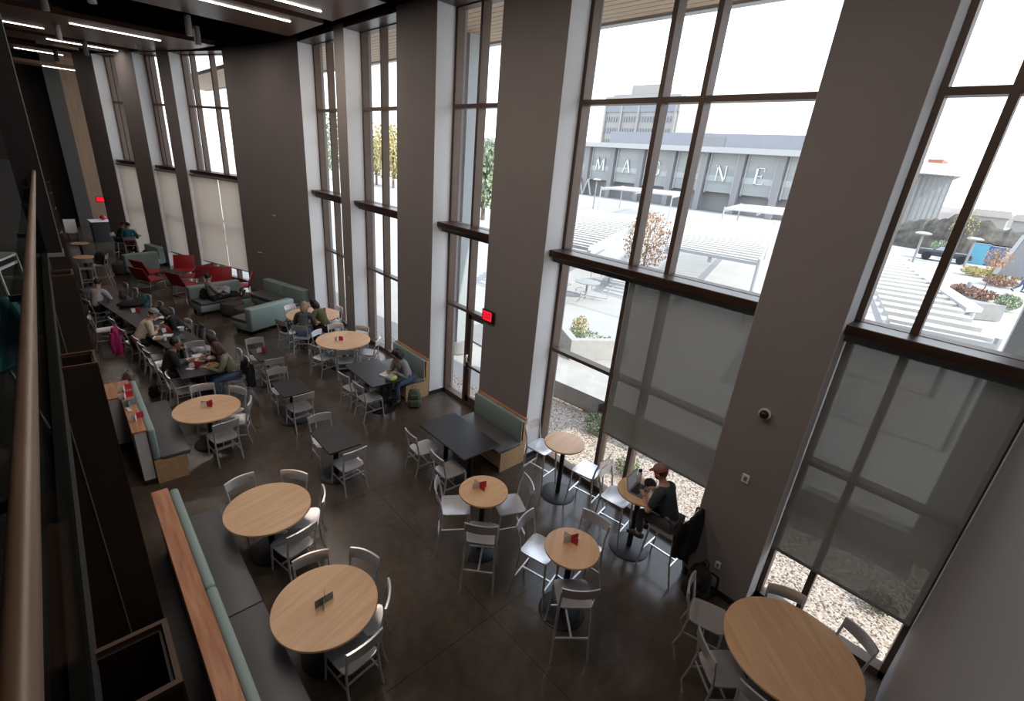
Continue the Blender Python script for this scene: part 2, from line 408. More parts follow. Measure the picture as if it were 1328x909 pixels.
# ---- door in window 1
d = bpy.data.objects.new('door_1', None); COL.objects.link(d); struct(d, 'dark bronze glazed exit door with a horizontal push bar', 'door')
b = MB(); y0, y1 = 6.76, 7.68
b.box(6.13, 6.19, y0, y0+.1, .02, 2.2); b.box(6.13, 6.19, y1-.1, y1, .02, 2.2)
b.box(6.13, 6.19, y0, y1, .02, .25); b.box(6.13, 6.19, y0, y1, 2.1, 2.2); b.build('door_frame', 'bronze', d)
b = MB(); b.add([(6.16, y0+.1, .25), (6.16, y1-.1, .25), (6.16, y1-.1, 2.1), (6.16, y0+.1, 2.1)], [(0,1,2,3)]); b.build('pane', 'glass', d)
b = MB(); b.box(6.07, 6.10, y0+.03, y1-.03, 1.0, 1.05); b.box(6.08, 6.13, y0+.03, y0+.08, .98, 1.07); b.box(6.07, 6.13, y1-.14, y1-.02, .95, 1.1); b.build('push_bar', 'bronze', d)
b = MB(); b.rbox(6.04, 6.12, y1-.07, y1-.03, 1.0, 1.28, .01); b.build('handle', 'chrome', d)

# ---- roller shades
def shade(label, y0, y1, zb, x, mt='shade', T=None, zt=3.86):
    r = thing('roller_shade', label, 'roller shade', group=None)
    b = MB(); b.box(x, x+.004, y0, y1, zb, zt, T); b.build('shade_fabric', mt, r)
    b = MB(); b.box(x-.008, x+.012, y0, y1, zb-.035, zb, T); b.build('hem_bar', 'shadebox', r)
    b = MB(); b.tube([(x-.02, y0, zt), (x-.02, y1, zt)], .035, 10, T); b.build('shade_tube', 'shadebox', r)
shade('large dark grey roller shade behind the small tables, pulled down to knee height', 1.90, 3.80, 1.28, 6.02)
shade('dark grey roller shade behind the large near oval-looking table', -.46, 1.0, .97, 6.02)
shade('pale back-lit roller shade of the nearest far window, right-hand one of the pair', .01, 1.185, .62, .10, 'shadeL', TL)
shade('pale back-lit roller shade of the nearest far window, left-hand one of the pair', 1.225, 2.825, .62, .10, 'shadeL', TL)
shade('pale back-lit roller shade in the middle far window behind the red chairs', 3.59, 5.075, .62, .10, 'shadeL', TL)
shade('pale back-lit roller shade in the farthest window behind the two people', 6.31, 7.872, .05, .10, 'shadeL', TL)

# ---- ceiling panels with light strips
def panel(label, x0, y0, y1, xr0, xr1, lights, z=7.9):
    p = thing('ceiling_panel', label, 'ceiling panel', group='slatted wood ceiling panels')
    b = MB(); b.prism([(x0, y0), (xr0, y0), (xr1, y1), (x0, y1)], z, z+.13); b.build('wood_panel', 'ceilwood', p)
    for lx0, lx1, ly in lights:
        b = MB(); b.box(lx0, lx1, ly-.035, ly+.035, z-.015, z+.005); b.build('light_strip', 'lamp', p)
panel('slatted wood ceiling panel nearest the camera beside the window wall', -6, 9.67, 12.17, 5.33, 5.36, [(2.7, 4.87, 11.58), (-1, .9, 11.58)])
panel('second slatted wood ceiling panel with one long light strip', -6, 12.62, 15.0, 5.35, 5.4, [(2.6, 4.82, 13.22), (-.8, 1.2, 13.22)])
panel('broad slatted wood ceiling panel beyond the black gap', -6, 19.1, 23.6, 4.62, 3.95, [(1.28, 3.4, 20.25), (-.9, .79, 22.42)])
panel('narrow slatted wood ceiling panel above the red chairs', -6, 24.45, 26.2, 3.1, 2.6, [(.88, 2.8, 24.98)])
panel('farthest slatted wood ceiling panel over the high tables', -6, 28.4, 30.6, 2.6, 2.4, [(.01, 1.46, 29.9)])
panel('last slatted wood ceiling panel before the end wall', -6, 32.2, 33.6, 2.5, 2.4, [(.80, 2.0, 32.9)], 7.6)
panel('slatted wood ceiling panel above and behind the camera', -6, 5.6, 9.1, 5.33, 5.33, [(1, 3.2, 7.2), (-4, -2, 7.2)])
# cylinder pendants
for i, (x, y, lab) in enumerate([(.66, 15.96, 'grey cylinder ceiling light leftmost at the top edge'), (1.3, 13.9, 'grey cylinder ceiling light second from the left at the top edge'),
        (3.2, 15.4, 'grey cylinder ceiling light hanging in the black gap, left one of the pair'), (3.62, 16.6, 'grey cylinder ceiling light hanging in the black gap, right one of the pair'),
        (1.03, 21.0, 'grey cylinder ceiling light in front of the second light strip'), (1.8, 23.95, 'small grey cylinder ceiling light beside the narrow panel'), (1.17, 28.2, 'smallest grey cylinder ceiling light at the far end')]):
    if i == 0:
        p0 = thing('cylinder_downlight', lab, 'ceiling light', (x, y, 7.5), 0, 'grey cylinder ceiling lights')
        b = MB(); b.lathe([(.07, 0), (.075, .01), (.075, .42), (.06, .43)], 16); b.build('housing', 'shadebox', p0)
        b = MB(); b.tube([(0, 0, .42), (0, 0, 1.8)], .008, 6); b.build('stem', 'blackmetal', p0)
        b = MB(); b.lathe([(.05, -.004), (.05, .004)], 16); b.build('lens', 'white', p0)
    else: dup(p0, (x, y, 7.5), 0, lab)

# ---- balcony: slab, guard, fins, black column
b = MB(); b.box(-7, -.26, -3.5, 30, 3.35, 3.63); struct(b.build('trim_1', 'dark'), 'black edge of the balcony floor slab', 'slab')
b = MB(); b.box(-7, -.3, -3.5, 30, 3.63, 3.65); struct(b.build('trim_2', 'balconyfloor'), 'dark floor of the upper balcony', 'balcony floor')
g = thing('balcony_guardrail', 'round oak handrail on a glass guard along the balcony edge', 'railing')
b = MB(); b.tube([(-.135, -.5, 4.7), (-.132, 3, 4.7), (-.112, 8.7, 4.7)], .0195, 20); b.build('handrail', 'rail', g)
b = MB(); b.box(-.205, -.195, -.5, 8.7, 3.7, 4.62); b.build('glass_panel', 'guard', g)
b = MB(); b.box(-.25, -.195, -.5, 8.7, 3.55, 3.70)
b.build('base_channel', 'dark', g)
for y in (1.1, 2.6, 4.1, 5.6, 7.1):
    b = MB(); b.box(-.20, -.13, y-.008, y+.008, 4.635, 4.66); b.build('bracket', 'blackmetal', g)
c = thing('balcony_column', 'square black column rising from the balcony where the handrail ends', 'column', (-.04, 8.7, 3.63))
b = MB(); b.box(-.26, .0, 0, .3, 0, 5.6); b.build('shaft', 'dark', c)
b = MB(); b.box(-.005, .004, -.004, .01, 0, 5.6); b.box(-.27, .01, -.01, .31, 0, .05); b.build('edge_trim', 'shadebox', c)
fl = ['nearest dark brown hollow fin under the balcony edge, at the bottom of the picture', 'second dark brown hollow fin under the balcony edge', 'third dark brown hollow fin under the balcony edge, beside the group in coats', 'fourth dark brown hollow fin along the balcony edge', 'fifth dark brown hollow fin along the balcony edge', 'sixth dark brown hollow fin along the balcony edge', 'farthest dark brown hollow fin along the balcony edge']
for i, lab in enumerate(fl):
    if i == 0:
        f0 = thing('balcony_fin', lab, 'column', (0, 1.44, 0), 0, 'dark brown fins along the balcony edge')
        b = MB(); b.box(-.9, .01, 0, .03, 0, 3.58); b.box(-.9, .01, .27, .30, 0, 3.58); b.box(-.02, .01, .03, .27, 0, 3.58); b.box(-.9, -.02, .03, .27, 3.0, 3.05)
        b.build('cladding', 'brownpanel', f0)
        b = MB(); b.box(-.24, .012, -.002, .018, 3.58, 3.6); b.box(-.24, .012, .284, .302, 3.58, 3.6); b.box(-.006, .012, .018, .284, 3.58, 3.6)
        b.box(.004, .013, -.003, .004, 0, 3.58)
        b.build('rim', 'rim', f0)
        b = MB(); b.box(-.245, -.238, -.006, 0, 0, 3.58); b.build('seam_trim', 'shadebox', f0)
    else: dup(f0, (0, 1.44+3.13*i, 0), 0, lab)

# ================================================================== FURNITURE
def chair_low(label, loc, rz):
    t = thing('dining_chair', label, 'chair', loc, rz, 'brushed aluminium dining chairs')
    # dished seat
    n = 10; v = []; f = []
    for L in range(2):
        for i in range(n+1):
            for j in range(n+1):
                u, w = i/n*2-1, j/n*2-1
                x = .205*u*(1-.06*(w < 0)*abs(w)); y = .205*w
                k = 1-.05*(abs(u)**6)*(abs(w)**6)*2
                z = .455-.018*max(0, 1-u*u)*max(0, 1-(w+.15)**2)+.004*w - (.018 if L else 0)
                v.append((x*k, y*k, z))
    N = (n+1)**2
    for i in range(n):
        for j in range(n):
            a = i*(n+1)+j; f.append((a, a+n+1, a+n+2, a+1)); f.append((N+a, N+a+1, N+a+n+2, N+a+n+1))
    for i in range(n):
        for a, c in ((i, i+1), ((n)*(n+1)+i+1, n*(n+1)+i)): f.append((a, c, N+c, N+a))
        for a, c in (((i+1)*(n+1), i*(n+1)), (i*(n+1)+n, (i+1)*(n+1)+n)): f.append((a, c, N+c, N+a))
    b = MB(); b.add(v, f, True); b.build('seat', 'alu', t)
    b = MB(); m = 12; v = []; f = []
    for k in range(m+1):
        u = k/m*2-1; x = .205*u; y = -.262-.03*(1-u*u)
        top = .845-.012*u*u; bot = .705
        v += [(x, y-.012, top), (x, y+.012-.012*0, top), (x, y+.012+.012, bot), (x, y-.0, bot)]
    for k in range(m):
        a = 4*k
        for q in range(4): f.append((a+q, a+(q+1)%4, a+4+(q+1)%4, a+4+q))
    f += [(3, 2, 1, 0), (4*m, 4*m+1, 4*m+2, 4*m+3)]
    b.add(v, f, True); b.build('backrest', 'alu', t)
    for s in (-1, 1):
        b = MB(); b.tube([(.185*s, .18, .445), (.19*s, .195, .2), (.195*s, .215, 0)], [.015, .014, .012], 8); b.build('leg', 'alu', t)
        b = MB(); b.tube([(.195*s, -.27, 0), (.19*s, -.215, .22), (.185*s, -.195, .44), (.19*s, -.225, .62), (.195*s, -.262, .80)], [.012, .014, .015, .014, .013], 8); b.build('leg', 'alu', t)
    b = MB()
    for s in (-1, 1): b.box(.18*s-.007, .18*s+.007, -.21, .2, .2, .225)
    b.box(-.18, .18, .0, .014, .2, .225); b.box(-.18, .18, .175, .19, .36, .385); b.box(-.18, .18, -.205, -.19, .3, .325)
    b.build('stretcher', 'alu', t)
    return t
def chair_bar(label, loc, rz):
    t = thing('bar_chair', label, 'bar chair', loc, rz, 'tall brushed aluminium bar chairs')
    b = MB(); n = 8; v = []; f = []
    for L in range(2):
        for i in range(n+1):
            for j in range(n+1):
                u, w = i/n*2-1, j/n*2-1
                k = 1-.08*(abs(u)**6)*(abs(w)**6)
                v.append((.205*u*k, .2*w*k, .765-.022*max(0, 1-u*u)*max(0, 1-(w+.1)**2)-.012*max(0, w)**3-(.02 if L else 0)))
    N = (n+1)**2
    for i in range(n):
        for j in range(n):
            a = i*(n+1)+j; f.append((a, a+n+1, a+n+2, a+1)); f.append((N+a, N+a+1, N+a+n+2, N+a+n+1))
        for a, c in ((i, i+1), (n*(n+1)+i+1, n*(n+1)+i), ((i+1)*(n+1), i*(n+1)), (i*(n+1)+n, (i+1)*(n+1)+n)): f.append((a, c, N+c, N+a))
    b.add(v, f, True); b.build('seat', 'alu', t)
    b = MB(); m = 12; v = []; f = []
    for k in range(m+1):
        u = k/m*2-1; x = .21*u; y = -.262-.035*(1-u*u)
        v += [(x, y-.012, 1.125), (x, y+.004, 1.125), (x, y+.022, .985), (x, y+.008, .985)]
    for k in range(m):
        a = 4*k
        for q in range(4): f.append((a+q, a+(q+1)%4, a+4+(q+1)%4, a+4+q))
    f += [(3, 2, 1, 0), (4*m, 4*m+1, 4*m+2, 4*m+3)]
    b.add(v, f, True); b.build('backrest', 'alu', t)
    for s in (-1, 1):
        b = MB(); b.tube([(.18*s, .175, .75), (.195*s, .2, .35), (.21*s, .235, 0)], [.016, .015, .013], 8); b.build('leg', 'alu', t)
        b = MB(); b.tube([(.215*s, -.30, 0), (.205*s, -.225, .35), (.19*s, -.19, .74), (.19*s, -.215, .92), (.2*s, -.262, 1.08)], [.013, .015, .016, .015, .013], 8); b.build('leg', 'alu', t)
    b = MB(); b.box(-.2, .2, .195, .215, .30, .322); b.box(-.2, .2, -.235, -.215, .30, .322); b.box(-.012, .012, -.22, .2, .30, .32)
    b.build('stretcher', 'alu', t)
    return t
CH = {'low': None, 'bar': None}
def chair(kind, label, bx, by, tx, ty):
    """bx,by: centre of the back rail; tx,ty: what it faces"""
    d = Vector((tx-bx, ty-by)).normalized(); c = Vector((bx, by))+d*.265
    rz = face(d.x, d.y)
    if CH[kind] is None: CH[kind] = (chair_low if kind == 'low' else chair_bar)(label, (c.x, c.y, 0), rz); return CH[kind]
    return dup(CH[kind], (c.x, c.y, 0), rz, label)

def round_table(label, x, y, r, h=.74, base=.3, mt='maple', rz=0, name='round_table'):
    t = thing(name, label, 'table', (x, y, 0), rz)
    b = MB(); b.lathe([(r-.006, h-.03), (r, h-.026), (r, h-.004), (r-.004, h)], 64); o = b.build('tabletop', mt, t)
    b = MB(); b.lathe([(r-.02, h-.04), (r-.012, h-.031), (r-.02, h-.0305)], 48); b.box(-.2, .2, -.03, .03, h-.06, h-.035); b.box(-.03, .03, -.2, .2, h-.06, h-.035); b.build('underframe', 'blackmetal', t)
    b = MB(); b.tube([(0, 0, .015), (0, 0, h-.04)], .045 if h < 1 else .04, 16); b.build('pedestal', 'blackmetal', t)
    b = MB(); b.lathe([(base, 0), (base, .012), (base*.9, .024), (.06, .035)], 40); b.build('base', 'blackmetal', t)
    return t
def rect_table(label, x, y, w, l, rz=0, peds=2, h=.74):
    t = thing('rectangular_table' if peds > 1 else 'square_table', label, 'table', (x, y, 0), rz)
    b = MB(); b.rbox(-w/2, w/2, -l/2, l/2, h-.03, h, .004, 1); b.build('tabletop', 'blacktop', t)
    for yy in ([0] if peds == 1 else [-l*.27, l*.27]):
        b = MB(); b.tube([(0, yy, .015), (0, yy, h-.03)], .045, 14); b.box(-.22, .22, yy-.03, yy+.03, h-.055, h-.03); b.build('pedestal', 'blackmetal', t)
        b = MB(); b.lathe([(.29, 0), (.29, .012), (.26, .024), (.06, .035)], 32, (0, yy, 0)); b.build('base', 'blackmetal', t)
    return t

TA, TB, TC, TD, TD2, TE = (1.32, 3.85), (1.33, 5.75), (1.32, 9.05), (4.78, 11.07), (4.90, 13.36), (4.86, .32)
round_table('round maple table lowest in the picture beside the grey bench', *TA, .54, rz=.3)
round_table('round maple table second nearest along the grey bench, empty top', *TB, .53, rz=.2)
round_table('round maple table beside the short grey bench with the white end panel', *TC, .53)
round_table('round maple table crossed by a thin stripe of sun', *TD, .66, base=.36, rz=.5)
round_table('round maple table where two people study with a laptop', *TD2, .72, base=.36)
round_table('large round maple table in the lower right corner', *TE, .67, base=.36, rz=.9)
R1, R2, R3, R4 = (3.62, 4.01), (3.81, 2.55), (5.50, 4.17), (5.46, 2.65)
round_table('tall small round table in front of the black table, ringed by three bar chairs', *R1, .34, 1.05, .27, name='bar_table')
round_table('tall small round table lowest of the four, with a bar chair pulled up in front', *R2, .335, 1.05, .3, rz=.6, name='bar_table')
round_table('tall small round table with bare pale top beside the bench and window', *R3, .335, 1.05, .3, rz=.2, name='bar_table')
round_table('tall small round table holding the laptop of the man in the cap', *R4, .335, 1.05, .3, rz=.7, name='bar_table')
round_table('tall round maple table far off, with the black bag on its stool', .40, 21.9, .30, 1.05, .27, name='bar_table')
round_table('farthest tall round maple table behind the dark fins', .43, 24.6, .28, 1.05, .27, name='bar_table')
round_table('high table where the two far people sit by the wall', 2.2, 26.0, .3, 1.05, .27, name='bar_table')

rect_table('long black table in front of the empty teal booth bench', 4.51, 5.76, .79, 1.36)
rect_table('long black table where a reader sits on the booth bench', 4.50, 8.90, .76, 1.33)
rect_table('small black table third from the sofa, nearest of the three', 2.73, 6.86, .53, .80, peds=1)
rect_table('small black table in the middle of the row of three', 2.80, 9.11, .53, .74, peds=1)
rect_table('small black table nearest the teal sofa with a white menu card', 2.93, 11.1, .51, .82, peds=1)
rect_table('black table where three people share takeaway food', 1.58, 11.1, .76, 1.10)
D3 = Vector((-.19, .98)).normalized(); rz3 = face(D3.x, D3.y)
for i, lab in enumerate(['black table of the long row covered with food boxes', 'black table of the long row with the orange backpack beside it', 'black table of the long row holding coats and a bag', 'far end black table of the long row']):
    c = Vector((1.63, 12.5))+D3*(.8+1.6*i); rect_table(lab, c.x, c.y, .76, 1.59, rz3)

# chairs: label, back position, what it faces
for lab, bx, by, tg in [
    ('aluminium chair at the lowest round table, upper left of it between the two tables', 1.42, 4.51, TA),
    ('aluminium chair at the lowest round table, on its upper right side', 1.93, 4.17, TA),
    ('aluminium chair at the lowest round table, on its right side', 1.86, 3.50, TA),
    ('aluminium chair at the lowest round table, nearest the bottom edge', 1.42, 3.13, TA),
    ('aluminium chair at the empty round maple table, on its far left side', 1.18, 6.48, TB),
    ('aluminium chair at the empty round maple table, on its far right side', 1.83, 6.19, TB),
    ('aluminium chair at the empty round maple table, right side seat showing', 1.97, 5.50, TB),
    ('aluminium chair at the empty round maple table, nearest side', 1.50, 4.98, TB),
    ('aluminium chair behind the round table by the white ended bench', 1.42, 9.88, TC),
    ('aluminium chair at the right far side of the table by the white ended bench', 1.92, 9.42, TC),
    ('aluminium chair at the right of the table by the white ended bench', 1.95, 8.78, TC),
    ('aluminium chair seen from behind at the table by the white ended bench', 1.42, 8.19, TC),
    ('aluminium chair with bright back, left far side of the sun striped table', 4.36, 11.76, TD),
    ('aluminium chair directly behind the sun striped round table', 4.98, 12.02, TD),
    ('aluminium chair by the window frame behind the sun striped table', 5.52, 11.52, TD),
    ('aluminium chair right of the sun striped table beside the window', 5.42, 10.45, TD),
    ('aluminium chair left of the sun striped round table', 3.93, 10.82, TD),
    ('aluminium chair in front of the sun striped table, back to the camera', 4.44, 10.20, TD),
    ('bright aluminium chair at the far left of the study table', 4.55, 14.24, TD2),
    ('aluminium chair directly behind the study table against the wall', 5.2, 14.2, TD2),
    ('aluminium chair left of the study table with a black bag on it', 3.88, 12.95, TD2),
    ('aluminium chair in front of the study table under the person in grey', 4.13, 12.30, TD2),
    ('aluminium chair under the person in the green jacket', 5.15, 12.30, (4.7, 13.2)),
    ('aluminium chair by the window at the study table with a pink bag', 5.72, 13.45, TD2),
    ('aluminium chair at the far end of the small table nearest the sofa', 2.93, 11.93, (2.93, 11)),
    ('aluminium chair at the near end of the small table nearest the sofa', 2.93, 10.47, (2.93, 11)),
    ('aluminium chair at the far end of the middle small black table', 2.80, 9.92, (2.80, 9)),
    ('aluminium chair at the near end of the middle small black table', 2.83, 8.50, (2.80, 9)),
    ('aluminium chair at the far end of the nearest small black table', 2.76, 7.58, (2.73, 7)),
    ('aluminium chair at the near end of the nearest small black table', 2.78, 6.20, (2.73, 7)),
    ('aluminium chair facing the reader across the table, farther one', 3.82, 8.95, (4.6, 9.05)),
    ('aluminium chair facing the reader across the table, nearer one', 3.86, 8.36, (4.6, 8.4)),
    ('aluminium chair at the left of the empty black booth table, farther one', 3.76, 6.15, (4.6, 6.1)),
    ('aluminium chair at the left of the empty black booth table, nearer one', 3.76, 5.35, (4.6, 5.3)),
    ('aluminium chair left of the large corner table, farther one near the backpack', 4.75, 1.42, (5.0, .6)),
    ('aluminium chair left of the large corner table, its seat catching light', 4.12, .92, TE),
    ('dark aluminium chair between the large corner table and the window frame', 5.57, .62, TE),
    ('dark aluminium chair at the window side of the large corner table', 5.62, -.14, TE),
    ('aluminium chair cut off by the bottom edge at the large corner table', 4.02, .33, TE),
    ('empty aluminium chair in front of the man in black, second from the camera', .93, 11.02, (1.6, 11.02)),
    ('empty aluminium chair in front of the man in black, nearest the camera', 1.0, 10.68, (1.7, 10.68)),
    ('aluminium chair holding the man in black coat', .86, 11.5, (1.6, 11.5)),
    ('aluminium chair at the left side of the food table, nearest one', .86, 12.25, (1.6, 12.4)),
    ('aluminium chair at the left side of the food table, second one', .82, 12.75, (1.6, 12.9)),
    ('aluminium chair at the left side of the food table, third one beside the pink coat', .78, 13.25, (1.6, 13.4)),
    ('aluminium chair under the person in the cream top with a pink coat on it', .60, 14.0, (1.5, 14.2)),
    ('aluminium chair behind the person in the cream top', .50, 14.95, (1.4, 15.1)),
    ('aluminium chair pulled out from the long row beside the dark fin', .10, 15.32, (1, 15.25)),
    ('aluminium chair of the person in the grey hoodie', .12, 17.0, (1, 17.3)),
    ('aluminium chair between the two black tables, facing the camera', 1.77, 12.32, (1.72, 11)),
    ('aluminium chair behind the woman in dark red', 2.45, 11.32, (1.6, 11.32)),
    ('aluminium chair of the woman in the olive shirt', 2.45, 10.78, (1.6, 10.8)),
    ('aluminium chair on the right of the long row nearest the camera', 2.24, 12.86, (1.3, 12.7)),
    ('aluminium chair on the right of the long row, second with the coat', 2.12, 13.38, (1.2, 13.2)),
    ('aluminium chair on the right of the long row under the person in black', 1.98, 14.05, (1.2, 13.9)),
    ('aluminium chair on the right of the long row just beyond the person in black', 1.80, 15.2, (1, 15.1)),
    ('aluminium chair on the right of the long row, one before the orange backpack', 1.66, 15.95, (.9, 15.8)),
    ('aluminium chair on the right of the long row with the orange backpack', 1.50, 16.85, (.8, 16.7)),
    ('aluminium chair on the right of the long row, second from its far end', 1.30, 17.75, (.5, 17.6)),
    ('aluminium chair on the right of the long row at its far end', 1.14, 18.5, (.3, 18.3)),
]: chair('low', lab, bx, by, *tg)
for lab, bx, by, tg in [
    ('tall bar chair left of the small round table in front of the black table', 3.13, 4.42, (3.6, 4.1)),
    ('tall bar chair right of the small round table in front of the black table', 4.21, 3.72, (3.7, 3.95)),
    ('tall bar chair seen from behind at the small round table with the red card', 3.12, 3.45, (3.55, 3.85)),
    ('tall bar chair left of the lowest small round table', 3.66, 3.22, (3.8, 2.7)),
    ('tall bar chair half hidden behind the lowest small round table', 4.42, 2.66, (3.9, 2.6)),
    ('tall bar chair pulled up in front of the lowest small round table', 3.37, 2.05, (3.7, 2.45)),
    ('tall bar chair tucked between the booth bench and the bare pale table', 5.42, 4.86, (5.5, 4.2)),
    ('tall bar chair at the near side of the bare pale table by the window', 5.62, 3.42, (5.5, 4.1)),
    ('tall empty bar chair across from the man with the laptop', 5.38, 3.24, (5.46, 2.7)),
    ('tall bar chair under the man in the cap with a black jacket over it', 5.46, 1.88, (5.44, 2.6)),
    ('tall bar chair far off with the black bag on its seat', 1.0, 21.75, (.4, 21.9)),
    ('tall bar chair far off seen from behind at the high maple table', .38, 21.15, (.4, 21.9)),
    ('tall bar chair far off under the person in dark clothes', 1.55, 26.4, (2.2, 26.1)),
    ('tall bar chair far off under the person in the teal shirt', 2.0, 25.25, (2.15, 26)),
]: chair('bar', lab, bx, by, *tg)

# booth benches on the piers
def booth(label, y0, y1):
    t = thing('booth_bench', label, 'bench', (XW, y0, 0)); L = y1-y0
    b = MB(); b.box(-.62, -.012, .0, .03, .0, .40); b.box(-.14, -.012, 0, .03, .4, .9); b.box(-.62, -.012, L-.03, L, 0, .40); b.box(-.62, -.59, 0.03, L-.03, .08, .4); b.box(-.14, -.012, L-.03, L, .4, .9); b.build('bench_base', 'birch', t)
    b = MB(); b.rbox(-.70, -.13, -.01, L+.01, .40, .475, .03); b.build('seat', 'greyvinyl', t)
    b = MB(); b.rbox(-.155, -.06, 0.0, L, .46, .92, .03); b.build('backrest', 'teal', t)
    b = MB(); b.rbox(-.075, -.01, -.005, L+.005, .905, .94, .006, 1); b.build('top_cap', 'darkwoodtop', t)
booth('teal backed booth bench against the pier beside the exit door, empty', 5.22, 6.62)
booth('teal backed booth bench against the far pier, with the reader on it', 8.50, 9.93)

# left banquettes with half wall
def banquette(label, y0, y1, seams, wallext=0):
    t = thing('banquette_bench', label, 'bench', (0, y0, 0)); L = y1-y0; ss = [0]+seams+[L]
    b = MB(); b.box(.38, .50, .0, L, .0, .42); b.box(.50, .80, .0, L, 0, .40); b.build('bench_base', 'birch', t)
    for i in range(len(ss)-1):
        b = MB(); b.rbox(.47, .88, ss[i]+.003, ss[i+1]-.003, .40, .475, .028); b.build('seat', 'greyvinyl', t)
        b = MB(); b.rbox(.375, .475, ss[i]+.003, ss[i+1]-.003, .44, 1.0, .035, 3); b.build('backrest', 'teal', t)
def halfwall(label, y0, y1, branch=None):
    t = thing('half_wall', label, 'partition', (0, y0, 0)); L = y1-y0
    b = MB(); b.box(.215, .365, .01, L, .1, .97)
    if branch: b.box(-.5, .215, branch[0]-y0, branch[1]-y0, .1, .97)
    b.build('white_panel', 'whitepaint', t)
    b = MB(); b.box(.22, .36, .02, L, 0, .1); b.build('kick_plate', 'baseboard', t)
    b = MB(); b.rbox(.195, .375, 0, L, .97, 1.0, .004, 1)
    if branch: b.box(-.52, .2, branch[0]-y0, branch[1]-y0, .97, .999)
    b.build('top_cap', 'darkwoodtop', t)
banquette('long grey seated teal backed bench running to the bottom edge', .5, 6.50, [2.0, 4.05])
banquette('short grey seated teal backed bench beside the middle round table', 8.25, 10.35, [])
halfwall('long half wall with reddish wood cap behind the near bench', .5, 6.55)
halfwall('short white half wall with reddish wood cap holding card stands', 8.28, 10.40, (9.7, 10.4))

# ---- lounge
def sofa(label, x, y, rz, w, d_=.78, bh=.82):
    t = thing('lounge_sofa', label, 'sofa', (x, y, 0), rz)
    b = MB(); b.rbox(-w/2, w/2, -.42, .40, .12, .34, .04); b.build('sofa_base', 'teal', t)
    b = MB(); b.rbox(-w/2+.01, w/2-.01, -.22, .41, .33, .45, .035); b.build('seat_cushion', 'greyvinyl', t)
    b = MB(); b.rbox(-w/2, w/2, -.46, -.20, .14, bh, .05, 3); b.build('backrest', 'teal', t)
    for sx in (-1, 1):
        for yy in (-.32, .3):
            b = MB(); b.box(sx*(w/2-.12)-.03, sx*(w/2-.12)+.03, yy-.03, yy+.03, 0, .13); b.build('leg', 'blackmetal', t)
    return t
sofa('teal sofa with its tall back to the camera, nearest in the lounge', 4.02, 15.0, .40, 1.55)
sofa('teal sofa where a person in black lies back, facing the camera', 3.42, 17.35, PI+.23, 1.6)
sofa('teal sofa farthest in the lounge with its back to the camera', 1.98, 23.65, .3, 1.15)
sofa('dark seated teal corner sofa beside the farthest window', 2.42, 24.75, PI/2+.35, 1.0)
# curved wall sofa
t = thing('corner_sofa', 'long grey green sofa standing along the curving wall', 'sofa', (4.95, 16.55, 0), PI/2+.30)
b = MB(); b.rbox(-1.05, 1.05, -.40, .38, .12, .34, .04); b.build('sofa_base', 'teal', t)
for a, c in ((-1.05, -.01), (.01, 1.05)):
    b = MB(); b.rbox(a, c, -.2, .40, .33, .45, .035); b.build('seat_cushion', 'greyvinyl', t)
    b = MB(); b.rbox(a, c, -.44, -.18, .15, .84, .05, 3); b.build('backrest', 'teal', t)
def ottoman(label, x, y, r):
    t = thing('round_ottoman', label, 'ottoman', (x, y, 0))
    b = MB(); b.lathe([(r-.05, .0), (r-.05, .07)], 32); b.build('base', 'blackmetal', t)
    b = MB(); b.lathe([(r-.02, .07), (r, .09), (r, .38), (r-.02, .415), (r-.05, .425)], 32); b.build('seat', 'olive', t)
ottoman('dark round ottoman in front of the reclining person', 3.58, 16.62, .34)
ottoman('dark round ottoman nearest the teal sofa back', 3.76, 15.92, .3)
ottoman('dark low ottoman by the farthest teal sofa', 1.45, 23.5, .3)
# red lounge chairs
def redchair(label, x, y, rz):
    t = thing('red_lounge_chair', label, 'lounge chair', (x, y, 0), rz, 'red lounge chairs')
    b = MB(); b.rbox(-.36, .36, -.26, .36, .36, .395, .015); b.build('seat', 'red', t)
    T = Matrix.Translation((0, -.24, .37)) @ Matrix.Rotation(math.radians(22), 4, 'X')
    b = MB(); b.rbox(-.36, .36, -.02, .02, 0, .52, .015, 2, T); b.build('backrest', 'red', t)
    for s in (-1, 1):
        b = MB(); b.tube([(.3*s, -.22, .36), (.32*s, -.30, .012), (.32*s, .30, .012), (.3*s, .24, .36)], .017, 8); b.build('leg', 'chrome', t)
    b = MB(); b.tube([(-.32, -.3, .012), (.32, -.3, .012)], .01, 6); b.build('stretcher', 'chrome', t)
    return t
rc = redchair('red lounge chair seen from behind at the far left, farther of two', 2.15, 21.95, face(.9, .45))
for lab, x, y, dx, dy in [('red lounge chair with chrome sled legs at the left, nearer of two', 2.0, 20.75, .9, .5),
    ('red lounge chair with broad back facing the camera by the middle far window', 3.2, 21.9, -.35, -.93),
    ('red lounge chair with its side to the camera just left of the sofa', 2.85, 19.55, .9, .45),
    ('red lounge chair seen from behind with bright chrome legs', 3.4, 20.7, -.6, .8),
    ('red lounge chair directly behind the sofa with the reclining person', 3.9, 19.45, -.35, -.93),
    ('red lounge chair by the bright window at the end of the curving wall', 4.4, 18.75, -.97, .25)]:
    dup(rc, (x, y, 0), face(dx, dy), lab)
round_table('low round grey table among the red lounge chairs', 2.68, 21.2, .34, .48, .22, 'blacktop', name='side_table')

